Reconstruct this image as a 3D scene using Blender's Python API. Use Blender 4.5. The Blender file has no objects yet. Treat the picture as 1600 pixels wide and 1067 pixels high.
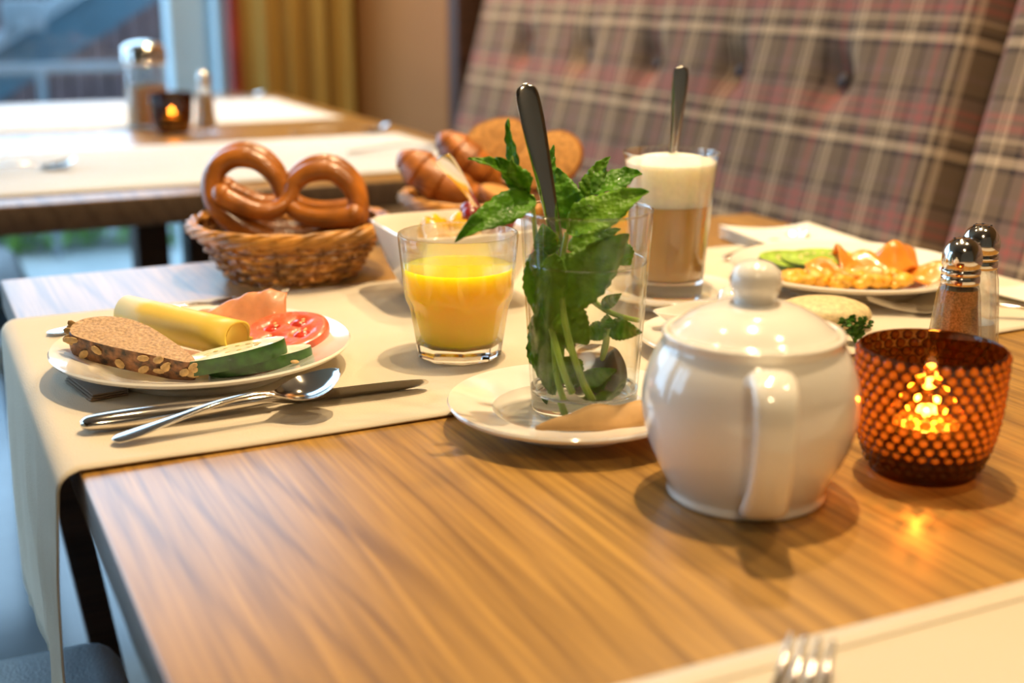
import bpy, bmesh, math, random
from math import pi, sin, cos, radians as R
from mathutils import Vector as V, Matrix, noise
random.seed(7)
SC = bpy.context.scene
COL = SC.collection
T = 0.75                                   # height of the table tops above the floor

# ------------------------------------------------------------------ camera
cd = bpy.data.cameras.new('camera')
cam = bpy.data.objects.new('camera', cd); COL.objects.link(cam)
cam.location = (0, 0, T + 0.27)
cam.rotation_euler = (R(90 - 15.576), 0, R(-25.515))
cd.sensor_width = 36; cd.lens = 45; cd.clip_start = 0.02; cd.clip_end = 100
cd.dof.use_dof = True; cd.dof.focus_distance = 0.87; cd.dof.aperture_fstop = 4.0
SC.camera = cam
# ------------------------------------------------------------------ world, lights, exposure
w = bpy.data.worlds.new('sky'); SC.world = w; w.use_nodes = True
bg = w.node_tree.nodes['Background']
bg.inputs[0].default_value = (0.45, 0.71, 1.0, 1); bg.inputs[1].default_value = 5.8
def spot(name, loc, aim, power, col=(1, 0.74, 0.43), size=75, rad=0.035, blend=0.5):
    l = bpy.data.lights.new(name, 'SPOT'); l.energy = power; l.color = col
    l.spot_size = R(size); l.spot_blend = blend; l.shadow_soft_size = rad
    o = bpy.data.objects.new(name, l); COL.objects.link(o)
    o.location = (loc[0], loc[1], T + loc[2])
    o.rotation_euler = (V(aim) - V(loc)).to_track_quat('-Z', 'Y').to_euler()
    return o
spot('downlight_or_fill', (0.62, 0.86, 1.62), (0.48, 0.65, 0), 114, size=70, rad=.024)
spot('downlight_or_fill', (1.02, 1.30, 1.62), (0.60, 0.9, 0), 40, size=80)
spot('downlight_or_fill', (0.18, 1.25, 1.62), (0.35, 0.95, 0), 12, size=80)
spot('downlight_or_fill', (0.95, 0.35, 1.62), (0.62, 0.5, 0), 28, size=80)
spot('downlight_or_fill', (-0.25, -0.75, 1.62), (0.30, 0.45, 0.05), 34, size=70, rad=.05)  # fill lamp added behind the camera to brighten the teapot's front
spot('downlight_or_fill', (0.75, 2.5, 1.62), (0.7, 2.4, 0), 50, size=95)
spot('downlight_or_fill', (0.90, 1.9, 1.62), (1.2, 1.9, 0), 52, size=90)
spot('downlight_or_fill', (0.86, 3.0, 1.62), (1.15, 3.25, 0), 80, size=100)
SC.view_settings.view_transform = 'Standard'; SC.view_settings.look = 'None'
SC.view_settings.exposure = 0.0; SC.view_settings.gamma = 1.0
SC.view_settings.use_curve_mapping = False
cy = SC.cycles
cy.max_bounces = 14; cy.transparent_max_bounces = 40; cy.diffuse_bounces = 4
cy.glossy_bounces = 5; cy.transmission_bounces = 10; cy.sample_clamp_indirect = 6
cy.use_denoising = True

# ------------------------------------------------------------------ materials
def schlick(nt, f0=0.04, top=0.85):
    """two-sided mirror weight from the angle of view: f0 head-on, rising to top at grazing"""
    lw = nt.nodes.new('ShaderNodeLayerWeight'); lw.inputs[0].default_value = 0.5
    p = nt.nodes.new('ShaderNodeMath'); p.operation = 'POWER'; p.inputs[1].default_value = 5.0; nt.links.new(lw.outputs['Facing'], p.inputs[0])
    a = nt.nodes.new('ShaderNodeMath'); a.operation = 'MULTIPLY_ADD'; a.inputs[1].default_value = top - f0; a.inputs[2].default_value = f0
    nt.links.new(p.outputs[0], a.inputs[0]); return a.outputs[0]
def newmat(name):
    m = bpy.data.materials.new(name); m.use_nodes = True
    nt = m.node_tree; b = nt.nodes.get('Principled BSDF')
    return m, nt, b
def N(nt, t, **kw):
    n = nt.nodes.new(t)
    for k, v in kw.items():
        if k.startswith('i_'): n.inputs[k[2:].replace('_', ' ')].default_value = v
        else: setattr(n, k, v)
    return n
def ramp(nt, stops, src, interp='LINEAR'):
    r = nt.nodes.new('ShaderNodeValToRGB'); r.color_ramp.interpolation = interp
    e = r.color_ramp.elements
    while len(e) < len(stops): e.new(0.5)
    for k, (p, c) in enumerate(stops):
        e[k].position = p; e[k].color = (c[0], c[1], c[2], 1)
    nt.links.new(src, r.inputs[0]); return r.outputs[0]
def coord(nt, scale=(1, 1, 1), kind='Object', rot=(0, 0, 0)):
    tc = nt.nodes.new('ShaderNodeTexCoord'); mp = nt.nodes.new('ShaderNodeMapping')
    mp.inputs['Scale'].default_value = scale; mp.inputs['Rotation'].default_value = rot
    nt.links.new(tc.outputs[kind], mp.inputs[0]); return mp.outputs[0]
def bump(nt, b, src, dist=0.001, strength=1.0):
    bp = nt.nodes.new('ShaderNodeBump'); bp.inputs['Distance'].default_value = dist
    bp.inputs['Strength'].default_value = strength
    nt.links.new(src, bp.inputs['Height']); nt.links.new(bp.outputs[0], b.inputs['Normal'])
def simple(name, col, rough=0.5, metal=0.0, spec=0.5, coat=0.0, sss=0.0, sssr=(0.01, 0.005, 0.003), nscale=0, namt=0.2, bdist=0.0, bscale=None):
    m, nt, b = newmat(name)
    b.inputs['Base Color'].default_value = (*col, 1); b.inputs['Roughness'].default_value = rough
    b.inputs['Metallic'].default_value = metal; b.inputs['Specular IOR Level'].default_value = spec
    b.inputs['Coat Weight'].default_value = coat; b.inputs['Coat Roughness'].default_value = 0.08
    if sss:
        b.inputs['Subsurface Weight'].default_value = sss; b.inputs['Subsurface Radius'].default_value = sssr
        b.inputs['Subsurface Scale'].default_value = 1.0
    if nscale:
        n = N(nt, 'ShaderNodeTexNoise', i_Scale=nscale, i_Detail=5.0); nt.links.new(coord(nt), n.inputs['Vector'])
        lo = [c * (1 - namt) for c in col]; hi = [min(1, c * (1 + namt)) for c in col]
        nt.links.new(ramp(nt, [(0.3, lo), (0.7, hi)], n.outputs['Fac']), b.inputs['Base Color'])
        if bdist:
            if bscale:
                n2 = N(nt, 'ShaderNodeTexNoise', i_Scale=bscale, i_Detail=4.0); nt.links.new(coord(nt), n2.inputs['Vector']); bump(nt, b, n2.outputs['Fac'], bdist)
            else: bump(nt, b, n.outputs['Fac'], bdist)
    return m
def wood(name, light, dark, rough=0.34, freq=17.0, spec=0.5, axis='Y', coat=0.0):
    m, nt, b = newmat(name)
    s1 = (3.2, 0.55, 3.2) if axis == 'Y' else (0.55, 3.2, 3.2)
    s2 = (260, 7, 260) if axis == 'Y' else (7, 260, 260)
    n1 = N(nt, 'ShaderNodeTexNoise', i_Scale=1.0, i_Detail=2.0, i_Roughness=0.35); nt.links.new(coord(nt, s1), n1.inputs['Vector'])
    mu = N(nt, 'ShaderNodeMath', operation='MULTIPLY'); mu.inputs[1].default_value = freq * 2 * pi; nt.links.new(n1.outputs['Fac'], mu.inputs[0])
    sx_ = N(nt, 'ShaderNodeSeparateXYZ'); nt.links.new(coord(nt), sx_.inputs[0])
    ph = N(nt, 'ShaderNodeMath', operation='MULTIPLY_ADD'); ph.inputs[1].default_value = 34 * 2 * pi
    nt.links.new(sx_.outputs['X' if axis == 'Y' else 'Y'], ph.inputs[0]); nt.links.new(mu.outputs[0], ph.inputs[2])
    sn = N(nt, 'ShaderNodeMath', operation='SINE'); nt.links.new(ph.outputs[0], sn.inputs[0])
    n2 = N(nt, 'ShaderNodeTexNoise', i_Scale=1.0, i_Detail=3.0); nt.links.new(coord(nt, s2), n2.inputs['Vector'])
    n3 = N(nt, 'ShaderNodeTexNoise', i_Scale=1.0, i_Detail=2.0)
    nt.links.new(coord(nt, (60, 1.6, 60) if axis == 'Y' else (1.6, 60, 60)), n3.inputs['Vector'])
    hf = N(nt, 'ShaderNodeMath', operation='MULTIPLY_ADD'); hf.inputs[1].default_value = 0.5; hf.inputs[2].default_value = 0.5; nt.links.new(sn.outputs[0], hf.inputs[0])
    pw = N(nt, 'ShaderNodeMath', operation='POWER'); pw.inputs[1].default_value = 9.0; nt.links.new(hf.outputs[0], pw.inputs[0])
    a = N(nt, 'ShaderNodeMath', operation='MULTIPLY_ADD'); a.inputs[1].default_value = -0.17; a.inputs[2].default_value = 0.10; nt.links.new(pw.outputs[0], a.inputs[0])
    c = N(nt, 'ShaderNodeMath', operation='MULTIPLY_ADD'); c.inputs[1].default_value = 0.74; nt.links.new(n2.outputs['Fac'], c.inputs[0]); nt.links.new(a.outputs[0], c.inputs[2])
    d = N(nt, 'ShaderNodeMath', operation='MULTIPLY_ADD'); d.inputs[1].default_value = 0.42; nt.links.new(n3.outputs['Fac'], d.inputs[0]); nt.links.new(c.outputs[0], d.inputs[2])
    nt.links.new(ramp(nt, [(0.46, dark), (0.84, light)], d.outputs[0]), b.inputs['Base Color'])
    b.inputs['Roughness'].default_value = rough; b.inputs['Specular IOR Level'].default_value = spec
    b.inputs['Coat Weight'].default_value = coat; b.inputs['Coat Roughness'].default_value = 0.3
    bump(nt, b, d.outputs[0], 0.0004, 0.6)
    return m
def fabric(name, col, scale=900, rough=0.85, bd=0.0003, col2=None):
    m, nt, b = newmat(name)
    n = N(nt, 'ShaderNodeTexNoise', i_Scale=6.0, i_Detail=4.0); nt.links.new(coord(nt), n.inputs['Vector'])
    nt.links.new(ramp(nt, [(0.3, col2 or [c * 0.93 for c in col]), (0.7, col)], n.outputs['Fac']), b.inputs['Base Color'])
    w1 = N(nt, 'ShaderNodeTexNoise', i_Scale=1.0, i_Detail=2.0); nt.links.new(coord(nt, (scale, scale * .3, scale)), w1.inputs['Vector'])
    w2 = N(nt, 'ShaderNodeTexNoise', i_Scale=1.0, i_Detail=2.0); nt.links.new(coord(nt, (scale * .3, scale, scale * .3)), w2.inputs['Vector'])
    ad = N(nt, 'ShaderNodeMath', operation='ADD'); nt.links.new(w1.outputs['Fac'], ad.inputs[0]); nt.links.new(w2.outputs['Fac'], ad.inputs[1])
    bump(nt, b, ad.outputs[0], bd, 0.7)
    b.inputs['Roughness'].default_value = rough; b.inputs['Specular IOR Level'].default_value = 0.2
    b.inputs['Sheen Weight'].default_value = 0.1
    return m
def glass(name, col=(0.98, 0.985, 0.98), edge=(0.64, 0.67, 0.62), ior=1.45, body=0.35):
    """clear glass: light passes straight through most of it, part is bent as in solid glass, denser at grazing angles"""
    m, nt, b = newmat(name); nt.nodes.remove(b)
    out = nt.nodes['Material Output']
    lw = N(nt, 'ShaderNodeLayerWeight', i_Blend=0.5)
    c = ramp(nt, [(0.0, col), (0.70, col), (1.0, edge)], lw.outputs['Facing'])
    tr = N(nt, 'ShaderNodeBsdfTransparent'); nt.links.new(c, tr.inputs[0])
    gl = N(nt, 'ShaderNodeBsdfGlossy'); gl.inputs['Roughness'].default_value = 0.0
    mx = N(nt, 'ShaderNodeMixShader'); nt.links.new(schlick(nt, ((ior - 1) / (ior + 1)) ** 2), mx.inputs[0])
    nt.links.new(tr.outputs[0], mx.inputs[1]); nt.links.new(gl.outputs[0], mx.inputs[2]); last = mx
    if body:
        rg = N(nt, 'ShaderNodeBsdfGlass', i_IOR=ior); rg.inputs['Roughness'].default_value = 0.0; nt.links.new(c, rg.inputs[0])
        m2 = N(nt, 'ShaderNodeMixShader'); m2.inputs[0].default_value = body
        nt.links.new(mx.outputs[0], m2.inputs[1]); nt.links.new(rg.outputs[0], m2.inputs[2]); last = m2
    nt.links.new(last.outputs[0], out.inputs[0])
    return m
def refr(name, col=(1, 1, 1), ior=1.45):
    m, nt, b = newmat(name)
    b.inputs['Base Color'].default_value = (*col, 1); b.inputs['Roughness'].default_value = 0.0
    b.inputs['Transmission Weight'].default_value = 1.0; b.inputs['IOR'].default_value = ior
    return m
def leafmat(name, dark, light, trans=0.45, wet=0.15):
    m, nt, b = newmat(name); out = nt.nodes['Material Output']
    n = N(nt, 'ShaderNodeTexNoise', i_Scale=90.0, i_Detail=4.0); nt.links.new(coord(nt), n.inputs['Vector'])
    c = ramp(nt, [(0.3, dark), (0.7, light)], n.outputs['Fac'])
    nt.links.new(c, b.inputs['Base Color']); b.inputs['Roughness'].default_value = 0.42; b.inputs['Coat Weight'].default_value = wet
    b.inputs['Specular IOR Level'].default_value = 0.35
    v = N(nt, 'ShaderNodeTexVoronoi', i_Scale=330.0); nt.links.new(coord(nt), v.inputs['Vector'])
    bump(nt, b, v.outputs['Distance'], 0.0009, 0.8)
    tl = N(nt, 'ShaderNodeBsdfTranslucent'); nt.links.new(c, tl.inputs[0])
    mx = N(nt, 'ShaderNodeMixShader'); mx.inputs[0].default_value = trans
    nt.links.new(b.outputs[0], mx.inputs[1]); nt.links.new(tl.outputs[0], mx.inputs[2]); nt.links.new(mx.outputs[0], out.inputs[0])
    return m
def plaid(name):
    m, nt, b = newmat(name)
    tau, bei, drk, pnk, mau = (.175, .115, .070), (.60, .42, .25), (.012, .010, .015), (.38, .11, .09), (.20, .125, .095)
    sx = [(0, tau), (.11, bei), (.15, tau), (.19, bei), (.215, drk), (.245, mau), (.33, pnk), (.37, mau), (.46, drk), (.485, tau), (.60, bei), (.64, drk), (.66, bei), (.68, tau), (.78, mau), (.83, pnk), (.86, mau), (.92, drk), (.95, tau)]
    sz = [(0, tau), (.16, drk), (.21, bei), (.29, drk), (.34, tau), (.41, bei), (.44, mau), (.50, pnk), (.56, mau), (.60, pnk), (.65, mau), (.76, drk), (.79, tau), (.90, mau), (.96, tau)]
    tc = N(nt, 'ShaderNodeTexCoord'); sp = N(nt, 'ShaderNodeSeparateXYZ'); nt.links.new(tc.outputs['Object'], sp.inputs[0])
    cols = []
    for k, (ax, per, seq) in enumerate((('X', 0.205, sx), ('Z', 0.145, sz))):
        d = N(nt, 'ShaderNodeMath', operation='DIVIDE'); d.inputs[1].default_value = per; nt.links.new(sp.outputs[ax], d.inputs[0])
        if k:
            ad = N(nt, 'ShaderNodeMath', operation='ADD'); ad.inputs[1].default_value = 0.10; nt.links.new(d.outputs[0], ad.inputs[0]); d = ad
        f = N(nt, 'ShaderNodeMath', operation='FRACT'); nt.links.new(d.outputs[0], f.inputs[0])
        cols.append(ramp(nt, seq, f.outputs[0], 'CONSTANT'))
    mx = N(nt, 'ShaderNodeMix', data_type='RGBA'); mx.inputs[0].default_value = 0.5
    nt.links.new(cols[0], mx.inputs[6]); nt.links.new(cols[1], mx.inputs[7])
    nt.links.new(mx.outputs[2], b.inputs['Base Color'])
    b.inputs['Roughness'].default_value = 0.9; b.inputs['Specular IOR Level'].default_value = 0.15; b.inputs['Sheen Weight'].default_value = 0.05
    n = N(nt, 'ShaderNodeTexNoise', i_Scale=700.0); nt.links.new(tc.outputs['Object'], n.inputs['Vector']); bump(nt, b, n.outputs['Fac'], 0.0006)
    return m

OAK = wood('oak_tabletop', (.53, .285, .062), (.24, .118, .028), coat=.35)
OAKE = wood('oak_edge', (.22, .14, .085), (.13, .08, .05), rough=.5)
DARKW = wood('dark_brown_wood', (.085, .035, .016), (.035, .014, .007), rough=.45, axis='X')
CREAM = fabric('cream_runner_cloth', (.67, .585, .45))
WCLOTH = fabric('pale_runner_cloth', (.88, .87, .84))
PAPERN = fabric('white_paper_napkin', (.84, .80, .70), scale=500)
BROWNN = fabric('brown_paper_napkin', (.27, .19, .125), scale=500)
PORC = simple('white_porcelain', (.90, .855, .77), 0.12, spec=0.55, coat=0.6)
STEEL = simple('polished_steel', (.74, .70, .65), 0.13, metal=1.0)
CHROME = simple('chrome', (.70, .67, .63), 0.12, metal=1.0)
GLASS = glass('clear_glass')
PANEG = glass('window_glass', body=0)
GLASST = glass('thin_clear_glass', edge=(.72, .75, .68), ior=1.32, body=.06)
GBASE = refr('thick_clear_glass')
WATER = glass('hot_water', (.99, .99, .96), (.95, .96, .88), 1.05, 0)
AMBER = glass('amber_glass', (.42, .245, .105), (.12, .055, .025), 1.5, .08)
JUICE = simple('orange_juice', (1.0, .64, .004), 0.25, sss=1.0, sssr=(.05, .03, .002))
COFFEE = simple('milk_coffee', (.50, .27, .045), 0.3, sss=0.6, sssr=(.02, .01, .003), nscale=25, namt=.16)
FOAM = simple('milk_foam', (.95, .89, .74), 0.75, sss=0.8, sssr=(.03, .022, .014), nscale=300, namt=.05, bdist=.0006)
CRUST = simple('dark_bread_crust', (.15, .06, .02), 0.45, coat=.2, nscale=170, namt=1.1, bdist=.002, bscale=160)
CRUMB = simple('brown_bread_crumb', (.55, .36, .215), 0.85, nscale=420, namt=.33, bdist=.0022, bscale=330)
OAT = simple('oat_flake', (.52, .33, .13), 0.6, nscale=200, namt=.35)
CHEESE = simple('yellow_cheese', (.93, .60, .095), 0.38, sss=0.3, sssr=(.006, .004, .001), nscale=30, namt=.05)
HAM = simple('cured_ham', (.74, .32, .145), 0.42, coat=.1, sss=0.35, sssr=(.006, .002, .001), nscale=55, namt=.22, bdist=.0008)
TOM = simple('tomato_flesh', (.78, .135, .05), 0.3, coat=.3, sss=0.35, sssr=(.005, .0015, .001), nscale=110, namt=.28, bdist=.0012)
TOMG = simple('tomato_gel', (.62, .045, .015), 0.06, coat=1.0, sss=0.2, nscale=200, namt=.4)
SEED = simple('pale_seed', (.80, .56, .25), 0.35)
CUCF = simple('cucumber_flesh', (.76, .80, .55), 0.25, coat=.3, sss=.3, sssr=(.004, .004, .002), nscale=120, namt=.16)
CUCG = simple('green_cucumber_flesh', (.34, .50, .075), 0.25, coat=.3, sss=.3, sssr=(.004, .004, .002), nscale=120, namt=.3)
CUCR = simple('cucumber_rind', (.022, .085, .008), 0.3, coat=.3, nscale=90, namt=.7)
PRETZ = simple('pretzel_crust', (.34, .108, .011), 0.3, coat=.25, nscale=30, namt=.5, bdist=.0012, bscale=90)
CROI = simple('croissant_crust', (.33, .098, .008), 0.42, coat=.05, nscale=60, namt=.55, bdist=.0015)
ROLLC = simple('roll_crust', (.34, .12, .02), 0.5, nscale=50, namt=.4, bdist=.001)
ROLLF = simple('toasted_crumb', (.52, .25, .06), 0.8, nscale=160, namt=.3, bdist=.002)
WICK = simple('willow_cane', (.47, .21, .035), 0.42, coat=.08, nscale=50, namt=.5, bdist=.0004)
WICKD = simple('dark_willow_cane', (.25, .095, .02), 0.42, coat=.2, nscale=50, namt=.5, bdist=.0004)
MANGO = simple('yellow_fruit', (.90, .50, .018), 0.2, coat=.5, sss=.4, sssr=(.006, .004, .001), nscale=90, namt=.15)
GRAPE = simple('red_grape', (.25, .022, .022), 0.15, coat=.5, sss=.2, nscale=60, namt=.4)
EGG = simple('scrambled_egg', (.92, .43, .035), 0.35, coat=.3, sss=.3, sssr=(.006, .004, .001), nscale=140, namt=.2, bdist=.003, bscale=130)
SALM = simple('smoked_salmon', (.92, .30, .035), 0.25, coat=.4, sss=.35, sssr=(.006, .003, .001), nscale=70, namt=.2)
MINT = leafmat('mint_leaf', (.070, .235, .008), (.185, .45, .022))
MINTD = leafmat('dark_mint_leaf', (.105, .27, .012), (.24, .47, .030), trans=.45)
MINTL = leafmat('pale_mint_leaf', (.13, .33, .012), (.27, .52, .035), trans=.4)
STEM = simple('mint_stem', (.27, .42, .06), 0.4, sss=.2, nscale=80, namt=.3)
SACHET = simple('brown_paper_sachet', (.58, .33, .115), 0.6, nscale=35, namt=.22, bdist=.0006)
SALT = simple('salt_grains', (.85, .82, .75), 0.9, nscale=900, namt=.1, bdist=.0005)
PEPPER = simple('ground_pepper', (.44, .26, .095), 0.9, nscale=900, namt=.5, bdist=.0006)
SUGAR = simple('brown_sugar', (.52, .33, .15), 0.9, nscale=700, namt=.25)
WAX = simple('candle_wax', (.90, .70, .42), 0.4, sss=.6, sssr=(.02, .008, .003))
ALU = simple('tealight_cup', (.75, .72, .68), 0.3, metal=1.0)
HERBR = simple('speckled_roll', (.70, .54, .28), 0.55, nscale=260, namt=.22, bdist=.0006)
LEATH = simple('blue_grey_leather', (.14, .21, .26), 0.42, nscale=25, namt=.12, bdist=.0009, bscale=420)
PLAID = plaid('plaid_wool')
BUTT = simple('dark_button', (.05, .035, .035), 0.7)
WALLB = simple('beige_wall_paint', (.36, .14, .026), 0.75, nscale=3, namt=.06)
CEILM = simple('ceiling_paint', (.24, .17, .10), 0.8, nscale=3, namt=.04)
WALLP = simple('cream_wall_paint', (.40, .27, .15), 0.8, nscale=3, namt=.04)
CURT = fabric('olive_gold_curtain', (.44, .265, .055), scale=400, bd=.0005)
REDW = simple('dark_red_frame', (.26, .022, .008), 0.5, nscale=8, namt=.2)
FRAME = simple('pale_blue_frame', (.50, .62, .66), 0.45, nscale=6, namt=.05)
FLOORM = simple('slate_floor', (.10, .145, .18), 0.2, nscale=4, namt=.3)
STAIRM = simple('blue_grey_stair', (.032, .078, .110), 0.6, nscale=5, namt=.15)
CLAD = simple('brown_cladding', (.060, .032, .033), 0.7, nscale=12, namt=.3)
PALEM = simple('pale_rail_paint', (.15, .185, .21), 0.5, nscale=8, namt=.08)
PAVE = simple('pale_paving', (.27, .31, .32), 0.7, nscale=7, namt=.12)
HEDGE = leafmat('hedge_leaf', (.09, .26, .03), (.25, .45, .09), trans=.3, wet=0)
PARS = simple('parsley', (.06, .20, .015), 0.5, nscale=90, namt=.4)
def emis(name, col, s):
    m, nt, b = newmat(name); b.inputs['Base Color'].default_value = (*col, 1)
    b.inputs['Emission Color'].default_value = (*col, 1); b.inputs['Emission Strength'].default_value = s; return m
FLAME = emis('candle_flame', (1, .62, .18), 13)
def hobmat():
    m, nt, b = newmat('amber_hobnail'); nt.nodes.remove(b); out = nt.nodes['Material Output']
    lw = N(nt, 'ShaderNodeLayerWeight', i_Blend=0.5)
    c = ramp(nt, [(0.0, (1.0, .74, .34)), (0.28, (.85, .48, .15)), (0.62, (.10, .035, .012))], lw.outputs['Facing'])
    tr = N(nt, 'ShaderNodeBsdfRefraction', i_IOR=1.25); tr.inputs['Roughness'].default_value = 0.0; nt.links.new(c, tr.inputs[0])
    tl = N(nt, 'ShaderNodeBsdfTranslucent'); nt.links.new(c, tl.inputs[0])
    a = N(nt, 'ShaderNodeMixShader'); a.inputs[0].default_value = .20; nt.links.new(tr.outputs[0], a.inputs[1]); nt.links.new(tl.outputs[0], a.inputs[2])
    gl = N(nt, 'ShaderNodeBsdfGlossy'); gl.inputs['Roughness'].default_value = .05
    mx = N(nt, 'ShaderNodeMixShader')
    nt.links.new(schlick(nt), mx.inputs[0]); nt.links.new(a.outputs[0], mx.inputs[1]); nt.links.new(gl.outputs[0], mx.inputs[2]); nt.links.new(mx.outputs[0], out.inputs[0])
    return m
HOB = hobmat()

# ------------------------------------------------------------------ mesh helpers
class M:
    def __init__(s): s.v = []; s.f = []
    def add(s, vs, fs):
        o = len(s.v); s.v += [tuple(p) for p in vs]; s.f += [tuple(i + o for i in f) for f in fs]; return s
    def grid(s, rows, cu=False, cv=False):
        n, m = len(rows), len(rows[0]); o = len(s.v)
        for r in rows: s.v += [tuple(p) for p in r]
        for i in range(n if cu else n - 1):
            for j in range(m if cv else m - 1):
                a, b = i, (i + 1) % n; c, d = j, (j + 1) % m
                s.f.append((o + a * m + c, o + a * m + d, o + b * m + d, o + b * m + c))
        return s
    def fan(s, ring, centre=None, flip=False):
        o = len(s.v); s.v += [tuple(p) for p in ring]; n = len(ring)
        c = centre or tuple(sum(p[k] for p in ring) / n for k in range(3)); s.v.append(tuple(c))
        for i in range(n):
            f = (o + i, o + (i + 1) % n, o + n); s.f.append(f[::-1] if flip else f)
        return s
    def lathe(s, prof, n=48, rf=None, c=(0, 0, 0), cap0=False, cap1=False):
        rows = []
        for (r, z) in prof:
            row = []
            for k in range(n):
                t = 2 * pi * k / n; rr = rf(r, z, t) if rf else r
                row.append((c[0] + rr * cos(t), c[1] + rr * sin(t), c[2] + z))
            rows.append(row)
        s.grid(rows, cv=True)
        if cap0: s.fan(rows[0], (c[0], c[1], c[2] + prof[0][1]), True)
        if cap1: s.fan(rows[-1], (c[0], c[1], c[2] + prof[-1][1]))
        return s
    def tube(s, path, rad, n=10, closed=False, up=(0, 0, 1), flat=1.0):
        P = [V(p) for p in path]; k = len(P); rows = []
        prev = None
        for i in range(k):
            if closed: t = P[(i + 1) % k] - P[i - 1]
            else: t = P[min(i + 1, k - 1)] - P[max(i - 1, 0)]
            t.normalize()
            if prev is None:
                u = V(up)
                if abs(u.dot(t)) > .95: u = V((1, 0, 0))
                a = (u - t * u.dot(t)).normalized()
            else: a = (prev - t * prev.dot(t)).normalized()
            prev = a; b = t.cross(a)
            r = rad[i] if isinstance(rad, (list, tuple)) else rad
            rows.append([P[i] + a * (r * cos(2 * pi * j / n)) * flat + b * (r * sin(2 * pi * j / n)) for j in range(n)])
        s.grid(rows, cu=closed, cv=True)
        if not closed: s.fan(rows[0], P[0], True); s.fan(rows[-1], P[-1])
        return s
    def box(s, c, size, bev=0.0, rot=None, seg=2):
        bm = bmesh.new(); bmesh.ops.create_cube(bm, size=1)
        for v in bm.verts: v.co = V((v.co.x * size[0], v.co.y * size[1], v.co.z * size[2]))
        if bev: bmesh.ops.bevel(bm, geom=bm.edges[:], offset=bev, segments=seg, affect='EDGES', profile=.5)
        bm.verts.index_update()
        vs = []
        for v in bm.verts:
            p = v.co.copy()
            if rot: p = rot @ p
            vs.append(p + V(c))
        s.add(vs, [[v.index for v in f.verts] for f in bm.faces]); bm.free(); return s
    def ball(s, c, r, n=10, m=7, sc=(1, 1, 1), rot=None, nz=0):
        rows = []
        for i in range(m + 1):
            ph = pi * i / m
            row = []
            for j in range(n):
                t = 2 * pi * j / n
                p = V((sin(ph) * cos(t) * sc[0], sin(ph) * sin(t) * sc[1], -cos(ph) * sc[2])) * r
                if nz: p *= 1 + nz * noise.noise(p * (1.6 / r) + V(c) * 60)
                if rot: p = rot @ p
                row.append(p + V(c))
            rows.append(row)
        return s.grid(rows, cv=True)
    def build(s, name, mat, parent=None, loc=None, rot=(0, 0, 0), smooth=True, label=None, cat=None, group=None, kind=None, solid=0, sub=0, auto=40):
        me = bpy.data.meshes.new(name); me.from_pydata([tuple(v) for v in s.v], [], s.f); me.update()
        bm = bmesh.new(); bm.from_mesh(me); bmesh.ops.remove_doubles(bm, verts=bm.verts, dist=1e-6)
        bmesh.ops.recalc_face_normals(bm, faces=bm.faces)
        if smooth:
            for f in bm.faces: f.smooth = True
            if auto:
                for e in bm.edges:
                    if len(e.link_faces) == 2 and e.calc_face_angle(0) > R(auto): e.smooth = False
        bm.to_mesh(me); bm.free()
        me.materials.append(mat)
        o = bpy.data.objects.new(name, me); COL.objects.link(o)
        o.rotation_euler = rot
        if parent: o.parent = parent; o.location = loc or (0, 0, 0)
        else: o.location = (0, 0, T) if loc is None else (loc[0], loc[1], loc[2] + T)
        if label: o['label'] = label
        if cat: o['category'] = cat
        if group: o['group'] = group
        if kind: o['kind'] = kind
        if solid:
            md = o.modifiers.new('solid', 'SOLIDIFY'); md.thickness = solid; md.offset = 0
        if sub:
            md = o.modifiers.new('sub', 'SUBSURF'); md.levels = sub; md.render_levels = sub
        return o
def thing(name, label, cat, loc, rotz=0, group=None, rot=None):
    o = bpy.data.objects.new(name, None); COL.objects.link(o); o.empty_display_size = .03
    o.location = (loc[0], loc[1], loc[2] + T); o.rotation_euler = rot or (0, 0, R(rotz))
    o['label'] = label; o['category'] = cat
    if group: o['group'] = group
    return o
def copy_tree(o, parent=None):
    c = o.copy(); COL.objects.link(c)
    if parent: c.parent = parent
    for ch in list(o.children): copy_tree(ch, c)
    return c
def place(o, loc, rotz=0, label=None, group=None):
    o.location = (loc[0], loc[1], loc[2] + T); o.rotation_euler = (0, 0, R(rotz))
    if label: o['label'] = label
    if group: o['group'] = group
    elif 'group' in o: del o['group']
    return o
def spline(pts, per=8):
    """Catmull-Rom through points of any dimension"""
    P = [tuple(p) for p in pts]; out = []
    n = len(P)
    for i in range(n - 1):
        p0, p1, p2, p3 = P[max(i - 1, 0)], P[i], P[i + 1], P[min(i + 2, n - 1)]
        for k in range(per):
            t = k / per
            out.append(tuple(.5 * ((2 * b) + (c - a) * t + (2 * a - 5 * b + 4 * c - d) * t * t + (3 * b - a - 3 * c + d) * t ** 3) for a, b, c, d in zip(p0, p1, p2, p3)))
    out.append(P[-1]); return out
CAMZ = -25.515                             # many things face the seat at the near end of the table

# ------------------------------------------------------------------ setting
def struct(m, name, mat, **k):
    return m.build(name, mat, kind='structure', smooth=False, **k)
fl = struct(M().box((-.45, .9, -.80), (4.1, 5.6, .1)), 'floor', FLOORM)
struct(M().box((-.45, .9, 1.95), (4.3, 5.8, .1)), 'ceiling', CEILM)
struct(M().box((-.45, -1.95, .57), (4.3, .1, 2.65)), 'wall_back', WALLP)
struct(M().box((1.62, .9, .57), (.12, 5.8, 2.65)), 'wall_right', WALLB)
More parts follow.
